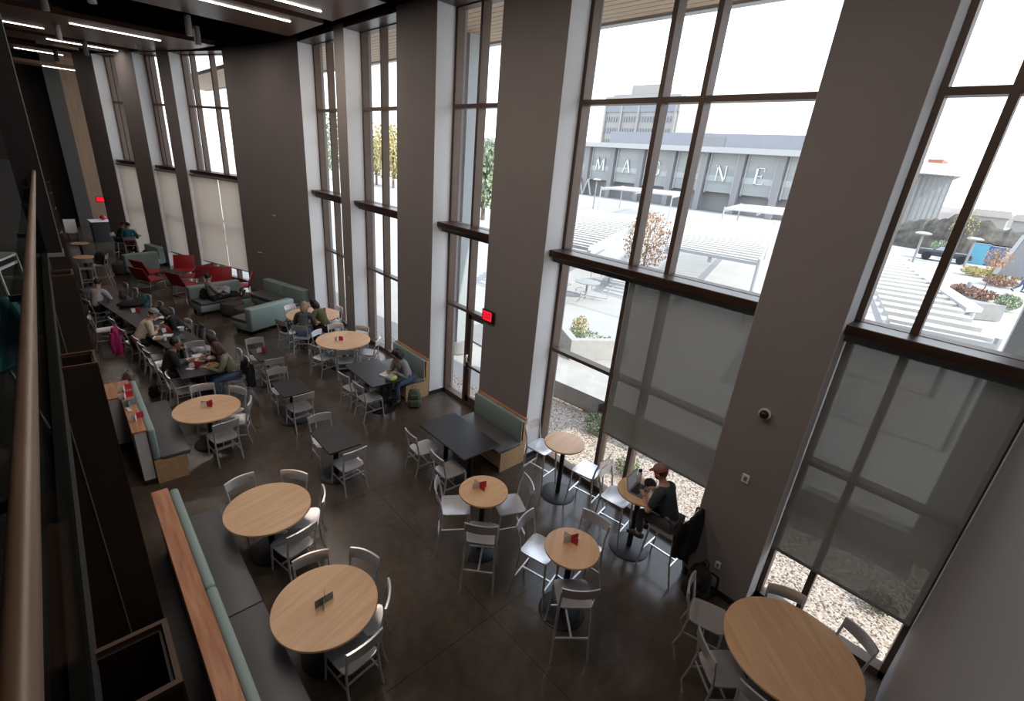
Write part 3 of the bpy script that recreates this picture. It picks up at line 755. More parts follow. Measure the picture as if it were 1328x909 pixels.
# far end furniture
t = thing('display_easel', 'framed white board leaning near the far wall', 'board', (2.05, 27.6, .0), -1.1)
b = MB(); b.box(-.42, .42, -.02, .02, .95, 1.55); b.build('frame', 'blackmetal', t)
b = MB(); b.box(-.37, .37, -.03, -.021, 1.0, 1.5); b.box(-.37, .37, .021, .03, 1.0, 1.5); b.build('panel', 'paper', t)
b = MB(); b.tube([(-.3, 0, 0), (-.2, 0, 1)], .012, 6); b.tube([(.3, 0, 0), (.2, 0, 1)], .012, 6); b.build('leg', 'blackmetal', t)
t = thing('service_counter', 'white topped dark service counter by the far wall', 'counter', (1.55, 31, 0), .1)
b = MB(); b.box(-.5, .45, -.35, .35, .97, 1.02); b.build('countertop', 'white', t)
b = MB(); b.box(-.45, .4, -.3, .3, 0, .97); b.build('cabinet', 'blackmetal', t)
t = thing('floor_sign', 'small pale sign board standing on the floor far off', 'sign', (.36, 31.5, 0), 0)
b = MB(); b.box(-.22, .22, -.02, .02, .35, 1.0); b.build('panel', 'paper', t)
b = MB(); b.box(-.18, -.15, -.15, .15, 0, .4); b.box(.15, .18, -.15, .15, 0, .4); b.build('stand', 'blackmetal', t)
o = MB().ball((1.62, 31.0, 1.14), (.13, .13, .11)).build('red_bowl', 'red'); tag(o, 'round red object standing on the far counter', 'bowl')

#--PART2--
# ================================================================== PEOPLE
for k, c, r_, in (('skin_a', (.50, .30, .21), .5), ('skin_b', (.36, .20, .13), .5), ('skin_c', (.60, .40, .30), .5), ('hair_black', (.012, .010, .010), .5), ('hair_brown', (.09, .05, .03), .6),
        ('hair_blond', (.34, .22, .12), .6), ('cloth_teal', (.015, .16, .20), .8), ('cloth_slate', (.035, .048, .055), .8), ('cloth_black', (.012, .013, .015), .85), ('cloth_grey', (.30, .30, .31), .85),
        ('cloth_hoodie', (.42, .42, .42), .85), ('cloth_cream', (.62, .52, .42), .85), ('cloth_olive', (.10, .115, .05), .85), ('cloth_sage', (.20, .21, .14), .85), ('cloth_maroon', (.08, .015, .02), .85),
        ('denim', (.07, .11, .20), .85), ('cloth_charcoal', (.07, .07, .075), .85), ('cap_tan', (.26, .17, .12), .8), ('cap_red', (.45, .02, .03), .7), ('pink', (.42, .02, .14), .8), ('shoe', (.02, .02, .02), .6), ('eye_dark', (.02, .015, .01), .3),
        ('orange_cloth', (.75, .27, .02), .7), ('teal_cloth', (.02, .14, .17), .8), ('backpack_green', (.085, .105, .075), .8), ('lime', (.50, .60, .05), .5), ('food', (.55, .22, .06), .7), ('lips', (.32, .12, .10), .5)):
    M[k] = mat(k, c, r_, noise=.12, scale=14)

def person(label, x, y, rz, h, foot=0, lean=.5, skin='skin_a', shirt='cloth_black', legs='cloth_black', hair='hair_black', hairlong=False, sleeves='long', hands=None, head_dn=.35, head_tw=0, pose='sit', cap=None, mask=None, group=None, headlift=0, s=1.0):
    p = thing('person', label, 'person', (x, y, 0), rz, group)
    L = lean
    pel = (0, 0, h+.10); sp = (0, .02+L*.10, h+.24); ch = (0, L*.26, h+.40); nb = (0, L*.38, h+.53); nk = (0, L*.44+.01, h+.60+headlift)
    hc = Vector((0, L*.50+.03, h+.71+headlift))
    sh = [(-.175, L*.36, h+.50), (.175, L*.36, h+.50)]
    hands = hands or [(-.12, .40, .79), (.12, .42, .79)]
    el = []
    for i, sx_ in ((0, -1), (1, 1)):
        S_, H_ = Vector(sh[i]), Vector(hands[i]); mid = (S_+H_)/2; d = (H_-S_).length
        bow = math.sqrt(max(.0, .27**2-(d/2)**2)) if d < .54 else .02
        el.append(tuple(mid+Vector((sx_*.5, -.25, -.8)).normalized()*bow))
    if pose == 'sit':
        kn = [(-.13, .42, h+.05), (.13, .42, h+.05)]; an = [(-.12, .36, foot+.09), (.13, .40, foot+.09)]; to = [(-.13, .50, foot+.04), (.14, .54, foot+.04)]
    elif pose == 'recline':
        kn = [(-.1, .43, h+.14), (.12, .43, h+.10)]; an = [(-.08, .85, h+.08), (.12, .84, h+.06)]; to = [(-.09, .93, h+.17), (.13, .92, h+.15)]
    else:
        kn = [(-.09, .20, h-.40), (.09, -.04, h-.42)]; an = [(-.09, .16, .09), (.09, -.38, .16)]; to = [(-.09, .30, .04), (.09, -.28, .06)]
    hp = [(-.095, 0, h+.07), (.095, 0, h+.07)]
    V = [pel, sp, ch, nb, nk, tuple(hc), sh[0], sh[1], el[0], el[1], hands[0], hands[1], hp[0], hp[1], kn[0], kn[1], an[0], an[1], to[0], to[1]]
    Ed = [(0,1),(1,2),(2,3),(3,4),(4,5),(3,6),(3,7),(6,8),(7,9),(8,10),(9,11),(0,12),(0,13),(12,14),(13,15),(14,16),(15,17),(16,18),(17,19)]
    Rd = [.105,.105,.115,.075,.05,.062,.055,.055,.037,.037,.026,.026,.082,.082,.055,.055,.038,.038,.035,.035]
    b = MB(); b.skin(V, Ed, Rd, 2)
    RH = Matrix.Translation(hc) @ Matrix.Rotation(head_tw, 4, 'Z') @ Matrix.Rotation(-head_dn, 4, 'X')
    b.ball((0, 0, .02), (.073, .092, .105), 16, 12, RH); b.ball((0, .035, -.045), (.05, .052, .055), 12, 8, RH)
    b.ball((0, .098, -.005), (.012, .018, .022), 8, 6, RH)
    for sx_ in (-1, 1): b.ball((sx_*.075, -.005, 0), (.010, .02, .03), 8, 6, RH)
    for i in (0, 1):      # palm and five fingers
        W_ = Vector(hands[i]); E_ = Vector(el[i]); d = (W_-E_); d.z *= .35; d.normalize(); sd_ = d.cross(Vector((0, 0, 1))).normalized(); dn = Vector((0, 0, -1))
        b.tube([W_-d*.01, W_+d*.045, W_+d*.085], [.024, .032, .028], 8)
        for q, (off, ln) in enumerate(((-.027, .058), (-.009, .072), (.009, .068), (.026, .052))):
            s0 = W_+d*.078+sd_*off; b.tube([s0, s0+d*ln*.55+dn*.004, s0+d*ln*.9+dn*.022], [.0095, .0085, .0065], 6)
        tb = 1 if i == 0 else -1
        s0 = W_+d*.025+sd_*.025*tb; b.tube([s0, s0+d*.03+sd_*.028*tb+dn*.006, s0+d*.062+sd_*.03*tb+dn*.014], [.012, .010, .008], 6)
    b.cur = 1
    for sx_ in (-1, 1): b.ball((sx_*.028, .083, .02), (.011, .008, .007), 8, 6, RH)
    b.cur = 2; b.ball((0, .088, -.043), (.022, .008, .007), 8, 6, RH)
    b.build('body', [skin, 'eye_dark', 'lips'], p)
    # shirt
    k = .5 if sleeves == 'short' else .97
    ew = [tuple(Vector(el[i]).lerp(Vector(hands[i]), .90)) for i in (0, 1)]
    sm = [tuple(Vector(sh[i]).lerp(Vector(el[i]), .78)) for i in (0, 1)]
    if sleeves == 'short':
        V2 = [(0, -.01, h+.06), sp, ch, nb, sh[0], sh[1], sm[0], sm[1]]; E2 = [(0,1),(1,2),(2,3),(3,4),(3,5),(4,6),(5,7)]; R2_ = [.135,.13,.14,.085,.078,.078,.066,.066]
    else:
        V2 = [(0, -.01, h+.06), sp, ch, nb, sh[0], sh[1], el[0], el[1], ew[0], ew[1]]; E2 = [(0,1),(1,2),(2,3),(3,4),(3,5),(4,6),(5,7),(6,8),(7,9)]; R2_ = [.135,.13,.142,.088,.078,.078,.056,.056,.040,.040]
    b = MB(); b.skin(V2, E2, R2_, 2); b.build('shirt', shirt, p)
    V3 = [(0, -.01, h+.09), hp[0], hp[1], kn[0], kn[1], tuple(Vector(kn[0]).lerp(Vector(an[0]), .92)), tuple(Vector(kn[1]).lerp(Vector(an[1]), .92))]
    b = MB(); b.skin(V3, [(0,1),(0,2),(1,3),(2,4),(3,5),(4,6)], [.12,.10,.10,.072,.072,.055,.055], 2); b.build('trousers', legs, p)
    for i in (0, 1):
        A_, T_ = Vector(an[i]), Vector(to[i]); dd = (T_-A_).normalized()
        b = MB(); b.tube([A_-dd*.06+Vector((0, 0, -.03)), A_+Vector((0, 0, -.025)), A_.lerp(T_, .6)+Vector((0, 0, -.0)), T_+dd*.05], [.036, .046, .044, .028], 10); b.build('shoe', 'shoe', p)
    b = MB(); b.ball((0, -.022, .045), (.084, .095, .098), 16, 10, RH)
    if hairlong:
        b.ball((0, -.03, .03), (.094, .108, .108), 16, 10, RH); b.ball((0, -.08, -.06), (.092, .06, .14), 12, 10, RH)
        for sx_ in (-1, 1): b.ball((sx_*.076, -.015, -.05), (.026, .06, .11), 8, 8, RH)
    b.build('hair', hair, p)
    if cap:
        b = MB(); b.ball((0, -.012, .075), (.094, .108, .078), 18, 10, RH)
        b.cur = 1; b.prism([(-.07, .07), (-.055, .145), (0, .17), (.055, .145), (.07, .07)], .062, .072, RH)
        b.cur = 1; b.tube([(.088*math.cos(a), -.012+.1*math.sin(a), .045) for a in [PI+PI*q/10 for q in range(11)]], .014, 6, RH)
        b.build('cap', list(cap), p)
    if mask:
        b = MB(); b.ball((0, .055, -.03), (.062, .052, .05), 12, 8, RH); b.build('face_mask', mask, p)
    return p

person('man in a tan cap and dark tee typing on a laptop at a tall table', 5.48, 2.12, face(0, 1), .76, foot=.34, lean=.55, shirt='cloth_slate', legs='cloth_charcoal', hair='hair_brown', sleeves='short',
       hands=[(-.16, .40, 1.10), (.12, .36, 1.11)], cap=('cap_tan', 'cap_red'), mask='cap_red', head_dn=.55)
person('dark haired person in a grey sweater reading on the booth bench', 5.20, 8.62, face(-1, -.12), .475, lean=.6, shirt='cloth_grey', legs='denim', hairlong=True, hands=[(-.10, .40, .80), (.12, .44, .80)], head_dn=.75)
person('blond person in a grey sweater seen from behind at the study table', 4.32, 12.60, face(.55, .83), .46, lean=.6, shirt='cloth_charcoal', legs='denim', hair='hair_blond', hairlong=True, head_dn=.5)
person('person with black ponytail in a green jacket typing at the study table', 5.00, 12.58, face(-.45, .89), .46, lean=.85, shirt='cloth_olive', legs='cloth_black', hairlong=True, head_dn=.7)
person('person in a pale grey hoodie seen from behind at the long row', .33, 17.1, face(.5, .86), .46, lean=.5, shirt='cloth_hoodie', legs='cloth_black', head_dn=.5)
person('person in a cream top with black sleeves at the left of the food table', .82, 13.75, face(1, .1), .46, lean=.8, shirt='cloth_cream', legs='cloth_black', hair='hair_brown', head_dn=.6, cap=('cloth_grey', 'cloth_grey'))
person('person in black leaning over food on the right of the long row', 1.86, 13.98, face(-1, -.15), .46, lean=.8, shirt='cloth_black', legs='cloth_black', hairlong=True, head_dn=.6)
person('bearded man in a black coat resting his chin on his hand', 1.06, 11.48, face(1, -.05), .46, lean=.45, shirt='cloth_black', legs='cloth_black', skin='skin_b', hands=[(-.08, .30, 1.02), (.14, .42, .80)], head_dn=.15)
person('woman in dark red sitting across the black table, farther one', 2.20, 11.32, face(-1, 0), .46, lean=.5, shirt='cloth_maroon', legs='denim', skin='skin_b', hairlong=True, head_dn=.3)
person('woman in an olive shirt and jeans reaching over the black table', 2.19, 10.78, face(-1, .06), .46, lean=.5, shirt='cloth_sage', legs='denim', hair='hair_brown', hairlong=True, head_dn=.35, hands=[(-.1, .52, .82), (.13, .40, .80)])
person('person in black lounging with stretched legs on the teal sofa', 3.15, 16.98, face(.97, .22), .46, lean=-.2, shirt='cloth_grey', legs='cloth_black', pose='recline', head_dn=.5, hands=[(-.1, .28, .78), (.1, .28, .78)])
person('far off person in dark clothes on a high stool', 1.74, 26.35, face(1, -.25), .77, foot=.33, lean=.5, shirt='cloth_black', legs='cloth_black', hands=[(-.12, .40, 1.09), (.12, .4, 1.09)])
person('far off person in a bright teal shirt with their back turned', 2.02, 25.52, face(.2, 1), .77, foot=.33, lean=.7, shirt='cloth_teal', legs='cloth_maroon', hands=[(-.12, .36, 1.09), (.12, .36, 1.09)], head_dn=.6)
person('tiny person walking outside past the shrubs at the right edge', 47.2, -.45, face(.2, -1), .86, lean=.2, shirt='cloth_grey', legs='denim', pose='walk', hands=[(-.2, .1, .85), (.2, -.1, .85)])

# ================================================================== PROPS
def tent(label, x, y, z, rz, front='redcard', first=[None]):
    t = thing('menu_card_stand', label, 'card stand', (x, y, z), rz)
    b = MB(); b.prism([(-.001, 0), (.001, 0), (.088, .05), (.086, .053)], 0, .105); b.prism([(-.001, 0), (.001, 0), (.088, -.05), (.086, -.053)], 0, .105); b.build('printed_card', front, t)
    b = MB(); b.prism([(-.001, 0), (.001, 0), (-.088, .05), (-.086, .053)], 0, .105); b.prism([(-.001, 0), (.001, 0), (-.088, -.05), (-.086, -.053)], 0, .105); b.build('folded_card', 'paper' if front == 'redcard' else 'greycard', t)
    return t
TZ = .741; BZ = 1.051
tent('grey folded card on the lowest round table', 1.31, 3.86, TZ, .6, 'greycard')
tent('red and white folded card on the table by the white ended bench', 1.33, 9.10, TZ, -.3)
tent('red and white folded card on the sun striped table', 4.65, 11.05, TZ, .2)
tent('red and white folded card on the small table nearest the sofa', 2.88, 11.2, TZ, -.6)
tent('red card on the tall table in front of the black table', 3.60, 4.08, BZ, -.9)
tent('red card on the lowest tall table', 3.86, 2.62, BZ, -.9)
tent('dark red card standing among the food of the three diners', 1.52, 11.05, TZ, -.3)
tent('red and white card at the middle of the food covered table', 1.42, 13.6, TZ, .1)
tent('blue white folded card at the near part of the food covered table', 1.58, 12.9, TZ, .4, 'greycard')
tent('red and white card near the person in the cream top', 1.05, 15.6, TZ, .1)
tent('red card on the study table beside the laptop', 4.66, 13.2, TZ, .2)
for lab, x, y, fr in [('red leaflet stack on the wood cap, farthest of the card stands', .29, 9.95, 'redcard'), ('red and white card stand on the wood cap, second from the far end', .27, 9.62, 'redcard'), ('grey card stand on the wood cap next to the white sheet', .29, 9.28, 'greycard'),
        ('red fronted card stand on the wood cap nearest the camera', .31, 8.72, 'redcard')]:
    tent(lab, x, y, 1.001, .5 + x, fr)

def laptop(label, x, y, z, rz, sc_='screen'):
    t = thing('laptop', label, 'laptop', (x, y, z), rz)       # user sits on -Y side
    b = MB(); b.rbox(-.16, .16, -.11, .11, 0, .016, .005, 1); b.build('base', 'shadebox', t)
    b = MB(); b.box(-.14, .14, -.03, .085, .016, .0175); b.box(-.05, .05, -.095, -.045, .016, .0172); b.build('keyboard', 'blackmetal', t)
    T = Matrix.Translation((0, .11, .012)) @ Matrix.Rotation(math.radians(-14), 4, 'X')
    b = MB(); b.rbox(-.16, .16, 0, .009, 0, .215, .003, 1, T); o = b.build('screen', 'shadebox', t)
    b = MB(); b.box(-.148, .148, -.001, .0, .012, .205, T); b.build('display', 'screenglow', t)
laptop('black laptop open in front of the man in the cap', 5.44, 2.66, BZ, .15)
laptop('silver laptop open on the study table', 4.72, 13.12, TZ, .45)
laptop('small laptop held by the person on the teal sofa', 3.45, 17.0, .62, -1.2)
laptop('pale laptop on the far high table by the two people', 2.3, 26.05, BZ, .4)
t = thing('water_bottle', 'clear bottle with a black lid on the tall table by the laptop', 'bottle', (5.62, 2.80, BZ))
b = MB(); b.lathe([(.034, 0), (.036, .01), (.036, .15), (.02, .175)], 16); b.build('bottle_body', 'white', t)
b = MB(); b.lathe([(.026, .17), (.026, .205)], 14); b.build('lid', 'blackmetal', t)
o = MB().lathe([(.05, 0), (.085, .02), (.09, .05), (.06, .085), (.02, .095)], 20, (5.68, 2.64, BZ)).build('round_case', 'black'); tag(o, 'black round soft case on the tall table beside the man in the cap', 'case')
o = MB().rbox(-.18, .12, -.14, .14, 0, .008, .002, 1, Matrix.Translation((5.62, 2.44, BZ)) @ Matrix.Rotation(.5, 4, 'Z')).build('paper_sheet', 'paper'); tag(o, 'white papers lying on the tall table by the elbow of the man in the cap', 'papers')

# food
def clam(label, x, y, z, rz, s=1.25, food=True):
    t = thing('food_container', label, 'food box', (x, y, z), rz)
    b = MB(); b.lathe([(.085*s, 0), (.11*s, .045), (.10*s, .045), (.08*s, .01)], 4); b.build('tray', 'white', t)
    b = MB(); b.lathe([(.085*s, 0), (.11*s, .035), (.10*s, .035), (.08*s, .01)], 4, (.17*s, 0, .0)); b.build('lid', 'white', t)
    if food: b = MB(); b.ball((0, 0, .03), (.07*s, .06*s, .02), 10, 6); b.build('food', 'food', t)
for a in [('open white food box nearest the edge of the black table', 1.85, 10.86, TZ, .1), ('open white food box between the two women', 1.70, 11.3, TZ, .2), ('white food tray with rice before the bearded man', 1.55, 11.42, TZ, .9),
          ('white takeaway box at the left of the food table', 1.20, 13.15, TZ, .4), ('white takeaway box beyond the card, near the cream top', 1.15, 13.85, TZ, 1.0),
          ('open takeaway box in front of the leaning person in black', 1.5, 14.2, TZ, .2), ('large open food tray beyond the leaning person', 1.3, 14.7, TZ, .1, 1.5)]: clam(*a)
def cup(label, x, y, z, r=.04, h=.1, m='white'):
    o = MB().lathe([(r*.75, 0), (r, h), (r*.92, h), (r*.7, .01)], 16, (x, y, z)).build('paper_cup', m); return tag(o, label, 'cup')
cup('white bowl like cup beside the person in black', 1.72, 13.55, TZ, .075, .09); cup('white paper cup at the left of the food table', 1.30, 12.98, TZ); cup('red drink cup on the study table by the window side', 5.3, 13.5, TZ, .035, .1, 'redcard')
cup('red drink cup on the ottoman in front of the sofa', 3.80, 16.72, .425, .035, .09, 'redcard'); cup('small red snack cup on the ottoman at its left', 3.42, 16.75, .425, .035, .07, 'redcard')
for lab, x, y, z, w_, l_, rz, m_ in [('white napkin beside the bearded man', 1.42, 10.98, TZ, .09, .14, .8, 'paper'), ('open white book under the reader on the bench', 4.66, 8.66, TZ, .26, .20, .3, 'paper'), ('white notebook pages on the study table', 4.62, 12.93, TZ, .22, .3, .3, 'paper'), ('white sheet leaning by the grey card on the wood cap', .25, 9.12, 1.001, .05, .16, .2, 'paper'),
        ('open notebook at the far part of the long row', 1.12, 16.55, TZ, .2, .3, .2, 'paper'), ('silver notebook on the food covered table', 1.35, 15.05, TZ, .2, .28, .2, 'greycard')]:
    o = MB().rbox(-w_/2, w_/2, -l_/2, l_/2, 0, .012, .003, 1).build('paper_sheet', m_); o.location = (x, y, z); o.rotation_euler = (0, 0, rz); tag(o, lab, 'papers')
t = thing('lunch_bag', 'grey and lime green lunch bag open on the table of the reader', 'bag', (4.62, 8.36, TZ), .3)
b = MB(); b.rbox(-.12, .12, -.08, .08, 0, .09, .03, 3); b.build('bag_body', 'greycard', t)
b = MB(); b.ball((-.01, -.09, .05), (.10, .04, .05), 12, 8); b.build('lime_pocket', 'lime', t)

# bags
def backpack(label, x, y, z, rz, m1, m2=None, s=1.0, tilt=0):
    t = thing('backpack', label, 'backpack', (x, y, z), rz)
    def disp(mb, amp):
        rnd = random.Random(3)
        return mb
    T = Matrix.Rotation(tilt, 4, 'X') @ Matrix.Scale(s, 4)
    b = MB(); b.skin([(0, 0, .10), (0, 0, .24), (0, -.01, .38), (0, -.02, .46)], [(0,1),(1,2),(2,3)], [(.17, .11), (.17, .12), (.15, .10), (.08, .06)], 2, T); b.rbox(-.16, .16, -.1, .1, .0, .2, .06, 3, T); b.build('main_bag', m1, t)
    b = MB(); b.rbox(-.12, .12, .07, .15, .03, .22, .035, 3, T); b.rbox(-.10, .10, .07, .13, .24, .36, .03, 3, T); b.build('front_pocket', m2 or m1, t)
    for sx_ in (-1, 1):
        b = MB(); b.tube([(.08*sx_, -.07, .42), (.11*sx_, -.17, .34), (.12*sx_, -.18, .18), (.11*sx_, -.09, .05)], .014, 6, T); b.build('strap', m1, t)
    b = MB(); b.tube([(-.04, -.04, .46), (-.03, -.05, .52), (.03, -.05, .52), (.04, -.04, .46)], .008, 6, T); b.build('handle', m1, t)
backpack('black backpack slumped on the floor against the big pier', 5.44, 1.55, 0, 1.2, 'black', s=1.12)
backpack('olive green backpack on the floor beside the bench of the reader', 5.12, 8.22, 0, 2.6, 'backpack_green', s=.95)
backpack('small black bag on the floor behind the white ended bench', .80, 11.6, 0, .6, 'black', s=.62)
backpack('orange and teal backpack hanging on a chair of the long row', 1.42, 16.95, .46, -1.4, 'teal_cloth', 'orange_cloth', s=.85)
backpack('black bag on the far tall bar chair', .82, 21.8, .77, -.3, 'black', s=.95)
backpack('black bag on the chair left of the study table', 4.02, 13.02, .47, 1.0, 'black', s=.7)
backpack('black bag lying on the sofa behind the reclining person', 2.95, 17.2, .46, 2, 'black', s=.75)
backpack('dark bag on the long row among the coats', .95, 17.2, TZ, 1, 'cloth_charcoal', s=.55)
backpack('black bag on the farthest teal sofa', 2.3, 24.0, .45, 1, 'black', s=.75)
backpack('pink and white bag on the chair by the study table window', 5.52, 13.42, .47, 1.2, 'pink', 'paper', s=.5)
# draped garments
def garment(label, x, y, rz, z0, z1, w_, m, kind='jacket', seed=1):
    t = thing(kind, label, kind, (x, y, 0), rz)
    rnd = random.Random(seed); v = []; f = []; nx, nz = 14, 12
    for side in (0, 1):
        for i in range(nx+1):
            for k in range(nz+1):
                u = i/nx*2-1; q = k/nz; z = z1-(z1-z0)*q*(1-.12*abs(u)+.10*math.sin(3*u+seed))
                wd = w_/2*(1-.25*q+.1*math.sin(5*q+seed))
                off = .045+.035*math.sin(7*u+seed+2*q)*q+.02*math.sin(11*u)
                v.append((wd*u, (-1 if side == 0 else 1)*off*(.35+.65*min(1, q*3)), z))
    N = (nx+1)*(nz+1)
    for s_ in (0, 1):
        for i in range(nx):
            for k in range(nz):
                a = s_*N+i*(nz+1)+k; c_ = (a, a+1, a+nz+2, a+nz+1); f.append(c_ if s_ else c_[::-1])
    for i in range(nx): f.append((i*(nz+1), (i+1)*(nz+1), N+(i+1)*(nz+1), N+i*(nz+1)))
    for k in range(nz): f.append((k, k+1, N+k+1, N+k)); a = nx*(nz+1)+k; f.append((a+1, a, N+a, N+a+1))
    b = MB(); b.add(v, f, True); b.build('drape', m, t)
    b = MB(); b.tube([(w_*.42, .05, z1-.06), (w_*.50, .08, z1-.25), (w_*.46, .07, z0+.18)], [.05, .045, .04], 8); b.build('sleeve', m, t)
    b = MB(); b.tube([(-w_*.42, .05, z1-.06), (-w_*.5, .09, z1-.3), (-w_*.44, .07, z0+.1)], [.05, .045, .04], 8); b.build('sleeve', m, t)
    return t
garment('black jacket draped over the tall bar chair of the man in the cap', 5.50, 1.83, 0, .42, 1.16, .50, 'cloth_black', seed=2)
garment('bright pink coat hanging on the chair of the person in the cream top', .48, 13.85, 1.4, .28, .92, .46, 'pink', 'coat', 4)
garment('pale blue grey jacket on a chair at the right of the food table', 2.14, 13.42, 1.7, .25, .88, .44, 'cloth_charcoal', seed=6)
garment('black jacket hanging on the chair of the woman in olive', 2.45, 10.7, 1.6, .2, .8, .42, 'cloth_black', seed=9)
o = MB().ball((0, 0, .07), (.32, .2, .09), 16, 8).ball((.2, .12, .08), (.18, .16, .1), 12, 8).build('folded_coat', 'cloth_black'); o.location = (1.02, 16.2, TZ-.0); tag(o, 'black coat heaped on the long black table row', 'coat')

# ---- wall fittings
def exit_sign(label, T, name='exit_sign'):
    t = thing(name, label, 'sign'); t.matrix_world = T
    b = MB(); b.rbox(-.18, .16, -.05, 0, -.11, .11, .008, 1); b.build('housing', 'blackmetal', t)
    b = MB(); b.box(-.145, .105, -.054, -.05, -.085, .085); b.build('lit_panel', 'exitred', t)
    b = MB(); x = -.115
    def st(x0, x1, z0, z1): b.box(x0, x1, -.058, -.054, z0, z1)
    # E X I T
    st(x-.01, x+.006, -.06, .06); [st(x-.01, x+.034, z-.009, z+.009) for z in (-.051, 0, .051)]
    x = -.068
    for sg in (1, -1): b.add([(x, -.058, -.06*sg), (x+.018, -.058, -.06*sg), (x+.052, -.058, .06*sg), (x+.034, -.058, .06*sg)], [(0, 1, 2, 3) if sg > 0 else (3, 2, 1, 0)])
    x = .0; st(x, x+.017, -.06, .06)
    x = .03; st(x, x+.055, .044, .06); st(x+.019, x+.036, -.06, .06)
    b.build('lettering', 'blackmetal', t)
exit_sign('lit red EXIT sign on the pier right of the glazed door', Matrix.Translation((XW-.002, 6.50, 2.56)) @ Matrix.Rotation(PI/2, 4, 'Z').inverted())
p = lw(9.0, -.25, 2.32); exit_sign('lit red EXIT sign far off at the end of the angled wall', Matrix.Translation(p) @ Matrix.Rotation(-.4, 4, 'Z'))
t = thing('security_camera', 'small black dome camera on the big pier', 'camera', (XW, 1.46, 2.81))
b = MB(); b.lathe([(.065, 0), (.07, .01), (.07, .03)], 20, T=Matrix.Rotation(-PI/2, 4, 'Y')); b.build('mount', 'white', t)
b = MB(); b.ball((-.045, 0, 0), (.05, .052, .052), 16, 10); b.build('dome', 'blackmetal', t)
for lab, nm, cat, x, y, z, w_, h_, m_ in [('small white square thermostat on the big pier', 'thermostat', 'thermostat', XW, 1.45, 1.89, .09, .12, 'white'), ('white power outlet low on the big pier', 'power_outlet', 'outlet', XW, 1.45, .47, .07, .11, 'white'),
        ('small switch plate on the slim pier by the two tables', 'switch_plate', 'switch', XW, 12.6, 1.9, .07, .11, 'white')]:
    t = thing(nm, lab, cat, (x, y, z)); b = MB(); b.rbox(-.015, 0, -w_/2, w_/2, -h_/2, h_/2, .004, 1); b.build('plate', m_, t); b = MB(); b.box(-.02, -.014, -w_*.2, w_*.2, -h_*.25, h_*.25); b.build('button', 'shadebox', t)
for lab, px, z in [('small white wall sensor on the wide curving wall', arc[9], 2.95), ('thin white fixture plate lower on the curving wall', arc[13], 1.5)]:
    t = thing('wall_sensor', lab, 'sensor', (px[0], px[1], z), .25); b = MB(); b.rbox(-.03, 0, -.09, .09, -.02, .02, .004, 1); b.build('plate', 'white', t); b = MB(); b.box(-.035, -.025, -.01, .01, .02, .05); b.build('button', 'shadebox', t)

# ---- balcony furniture at the left edge
t = thing('balcony_chair', 'aluminium chair on the dark balcony left of the handrail', 'chair', (-.60, 6.4, 3.65), -1.9)
src = CH['low']
for ch in src.children:
    c_ = ch.copy(); COL.objects.link(c_); c_.parent = t
t = thing('teal_lounge_chair', 'dark teal upholstered chair on the balcony beside the handrail', 'lounge chair', (-.56, 3.6, 3.65), 1.75)
b = MB(); b.skin([(0, -.28, .75), (0, -.30, .5), (0, -.15, .42), (0, .22, .42)], [(0,1),(1,2),(2,3)], [(.3, .05), (.32, .06), (.32, .07), (.30, .06)], 2); b.build('seat_shell', 'cloth_teal', t)
for sx_, yy in ((-1, -.2), (1, -.2), (-1, .2), (1, .2)):
    b = MB(); b.tube([(.22*sx_, yy, .36), (.27*sx_, yy*1.3, 0)], .011, 6); b.build('leg', 'chrome', t)

# ================================================================== OUTSIDE
b = MB(); b.box(6.38, 420, -220, 320, -.35, -.03); struct(b.build('ground', 'plaza'), 'bright pale concrete plaza outside the windows', 'ground')
o = MB().prism([(6.40, 16), (6.40, -6), (9.4, -6), (8.6, 2), (8.35, 5.4), (8.2, 7.0), (6.9, 7.2), (6.9, 16)], -.03, .0).build('gravel_bed', 'gravel'); tag(o, 'tan gravel and bark strip at the foot of the windows', 'gravel', kind='stuff')
M['concretelit'] = mat('lit_concrete', (.44, .43, .40), .85, noise=.1, scale=3, bump=.1)  # lighter copy of the concrete, light on the platform face put into colour
t = thing('concrete_platform', 'low pale concrete platform with a retaining face behind the gravel', 'platform')
b = MB(); b.prism([(8.21, 7.0), (8.36, 5.4), (8.61, 2), (9.41, -6), (12.0, -6), (11.4, 2), (10.9, 7.2), (10.1, 8.6), (8.3, 8.6)], -.03, .43); b.build('slab', 'concretelit', t)
b = MB(); b.box(8.15, 8.42, 5.36, 5.38, 0, .435); b.box(8.2, 8.6, 2.9, 2.92, 0, .435); b.build('joint', 'baseboard', t)
t = thing('planter_wall', 'pale cast concrete planter wall with tie holes standing on the platform', 'planter')
T = Matrix.Translation((10.2, 8.4, .43)) @ Matrix.Rotation(-.55, 4, 'Z')
b = MB(); b.rbox(-.1, .12, -1.15, 1.4, 0, .58, .01, 1, T); b.rbox(.1, 1.6, -1.15, -.95, 0, .58, .01, 1, T); b.build('wall_face', 'concrete', t)
b = MB()
for yy in (-.8, -.4, 0, .4): b.ball((-.101, yy, .42), (.004, .02, .02), 8, 6, T); b.ball((-.101, yy, .15), (.004, .02, .02), 8, 6, T)
b.build('tie_hole', 'baseboard', t)
for lab, poly, z in [('grey slatted concrete ramp at the far left of the platform', [(8.7, 8.6), (10.1, 8.6), (10.4, 12), (8.9, 12)], .02)]:
    o = MB().prism(poly, -.02, z).build('paving_slab', 'concreteg'); tag(o, lab, 'paving')

